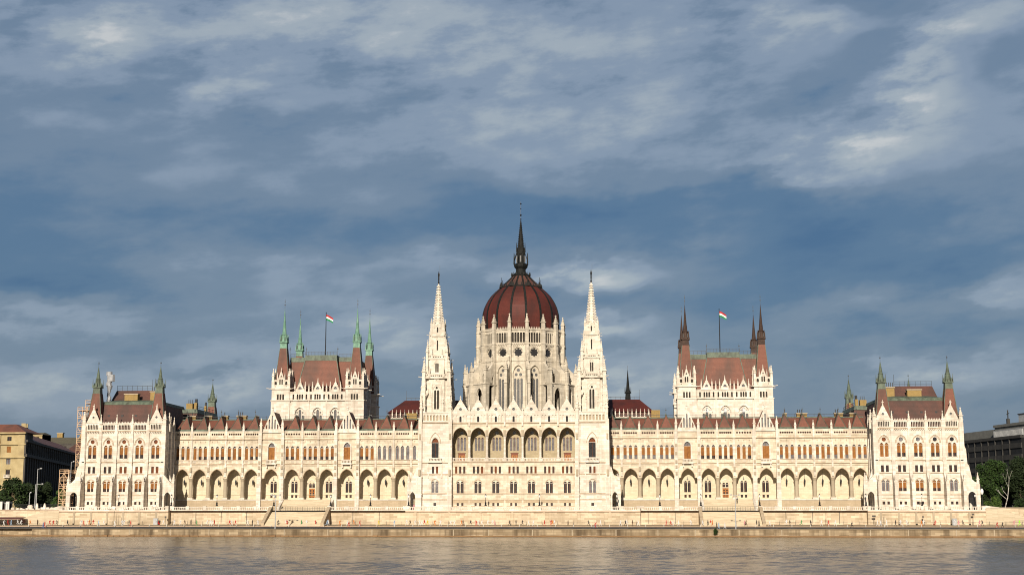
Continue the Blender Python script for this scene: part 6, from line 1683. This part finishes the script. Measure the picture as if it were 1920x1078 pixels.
BANKS = [(180, 50, 280, 60, .34), (600, 30, 300, 60, .3), (470, 185, 100, 24, .42), (480, 130, 60, 14, .2), (100, 230, 160, 30, .12), (850, 70, 420, 120, .36), (1200, 180, 350, 110, .28), (1640, 270, 80, 26, .42), (1740, 190, 50, 34, .45), (1780, 120, 60, 34, .4), (1540, 335, 100, 24, .34), (150, 100, 260, 60, .2), (230, 80, 40, 30, .3), (330, 330, 300, 26, .12), (620, 500, 240, 20, .2), (700, 380, 160, 30, .14), (1000, 260, 300, 80, .12),
         (1450, 40, 110, 35, .35), (1560, 45, 70, 16, .4), (1790, 60, 60, 16, .55), (1730, 120, 80, 35, .3), (1690, 230, 85, 40, .4), (1560, 300, 130, 45, .38), (1880, 20, 110, 40, .45), (1860, 200, 130, 60, .2),
         (1150, 520, 110, 22, .7), (1060, 515, 90, 18, .45), (1370, 470, 70, 45, .28), (1150, 612, 70, 14, .6), (830, 480, 120, 18, .25), (750, 625, 120, 50, .48), (130, 595, 200, 30, .42), (420, 715, 170, 50, .62), (80, 730, 160, 50, .4), (1920, 530, 110, 35, .5), (1800, 695, 130, 30, .55), (1620, 585, 140, 30, .28), (1190, 725, 130, 50, .6), (400, 490, 180, 30, .14), (800, 300, 260, 60, .08), (60, 800, 300, 50, -.05),
         (300, 390, 500, 70, -.12), (60, 480, 300, 80, -.16), (1130, 385, 230, 30, -.3), (1500, 430, 300, 70, -.25), (1650, 500, 300, 60, -.25), (1650, 90, 60, 50, -.2), (1830, 120, 60, 35, -.3), (700, 430, 300, 50, -.1), (200, 680, 200, 25, -.18), (80, 540, 140, 24, -.18), (380, 690, 60, 10, -.4)]
for (px, py, sx, sy, amp) in BANKS:
    a0, e0 = azel(px, py); sa, se = sx / F, sy / F
    du = k.math('MULTIPLY', k.math('SUBTRACT', wa, a0), 1 / sa); dv = k.math('MULTIPLY', k.math('SUBTRACT', we, e0), 1 / se)
    d2 = k.math('ADD', k.math('MULTIPLY', du, du), k.math('MULTIPLY', dv, dv))
    gss = k.math('MULTIPLY', k.math('POWER', 2.718, k.math('MULTIPLY', d2, -.7)), amp)
    total = gss if total is None else k.math('ADD', total, gss)
crisp = k.math('ADD', .3, k.math('MULTIPLY', k.math('MAXIMUM', total, 0), 1.9))
dens = k.math('ADD', k.math('MULTIPLY', k.math('SUBTRACT', n1, .5), .95), k.math('MULTIPLY', k.math('SUBTRACT', n2, .5), crisp))
dens = k.math('ADD', dens, k.math('MULTIPLY', total, .74))
dens = k.math('ADD', dens, .372)
dens = k.math('DIVIDE', dens, k.math('ADD', 1.0, k.math('MULTIPLY', k.math('MAXIMUM', k.math('SUBTRACT', dens, .62), 0), .42)))
cr = k.new('ShaderNodeValToRGB'); k.link(dens, cr.inputs[0])
cr.color_ramp.interpolation = 'EASE'
stops = [(0.0, (.42, 1.20, 2.55)), (.2, (.78, 1.60, 2.85)), (.42, (1.55, 2.25, 3.28)), (.62, (2.4, 3.1, 4.15)), (.82, (3.7, 4.3, 4.9)), (1.0, (5.9, 6.1, 6.2))]
el_ = cr.color_ramp.elements
el_[0].position = 0; el_[1].position = 1
for p, c in stops[1:-1]: el_.new(p)
for i, (p, c) in enumerate(stops): el_[i].position = p; el_[i].color = (c[0] / 10, c[1] / 10, c[2] / 10, 1)
cl10 = k.mix(1.0, cr.outputs[0], (10, 10, 10), 'MULTIPLY')
final = k.mix(.88, sky.outputs[0], cl10)
# sky dimmed behind the viewer and overhead to lessen fill on shaded faces
behind = k.mapr(sep.outputs[1], -.1, .6, 0, 1, True); high = k.mapr(sep.outputs[2], .45, .8, 1, 0, True)
dim = k.mapr(k.math('MULTIPLY', behind, high), 0, 1, .5, .83)
dimc = k.new('ShaderNodeCombineColor'); [k.link(dim, dimc.inputs[q]) for q in range(3)]
final = k.mix(1.0, final, dimc.outputs[0], 'MULTIPLY')
k.link(final, bg.inputs['Color'])

scene.view_settings.view_transform = 'Standard'
scene.view_settings.look = 'None'
scene.view_settings.exposure = .22
scene.view_settings.gamma = 1
scene.view_settings.use_curve_mapping = False
scene.render.engine = 'CYCLES'
scene.cycles.max_bounces = 6
scene.cycles.use_denoising = True
scene.cycles.filter_width = 1.05
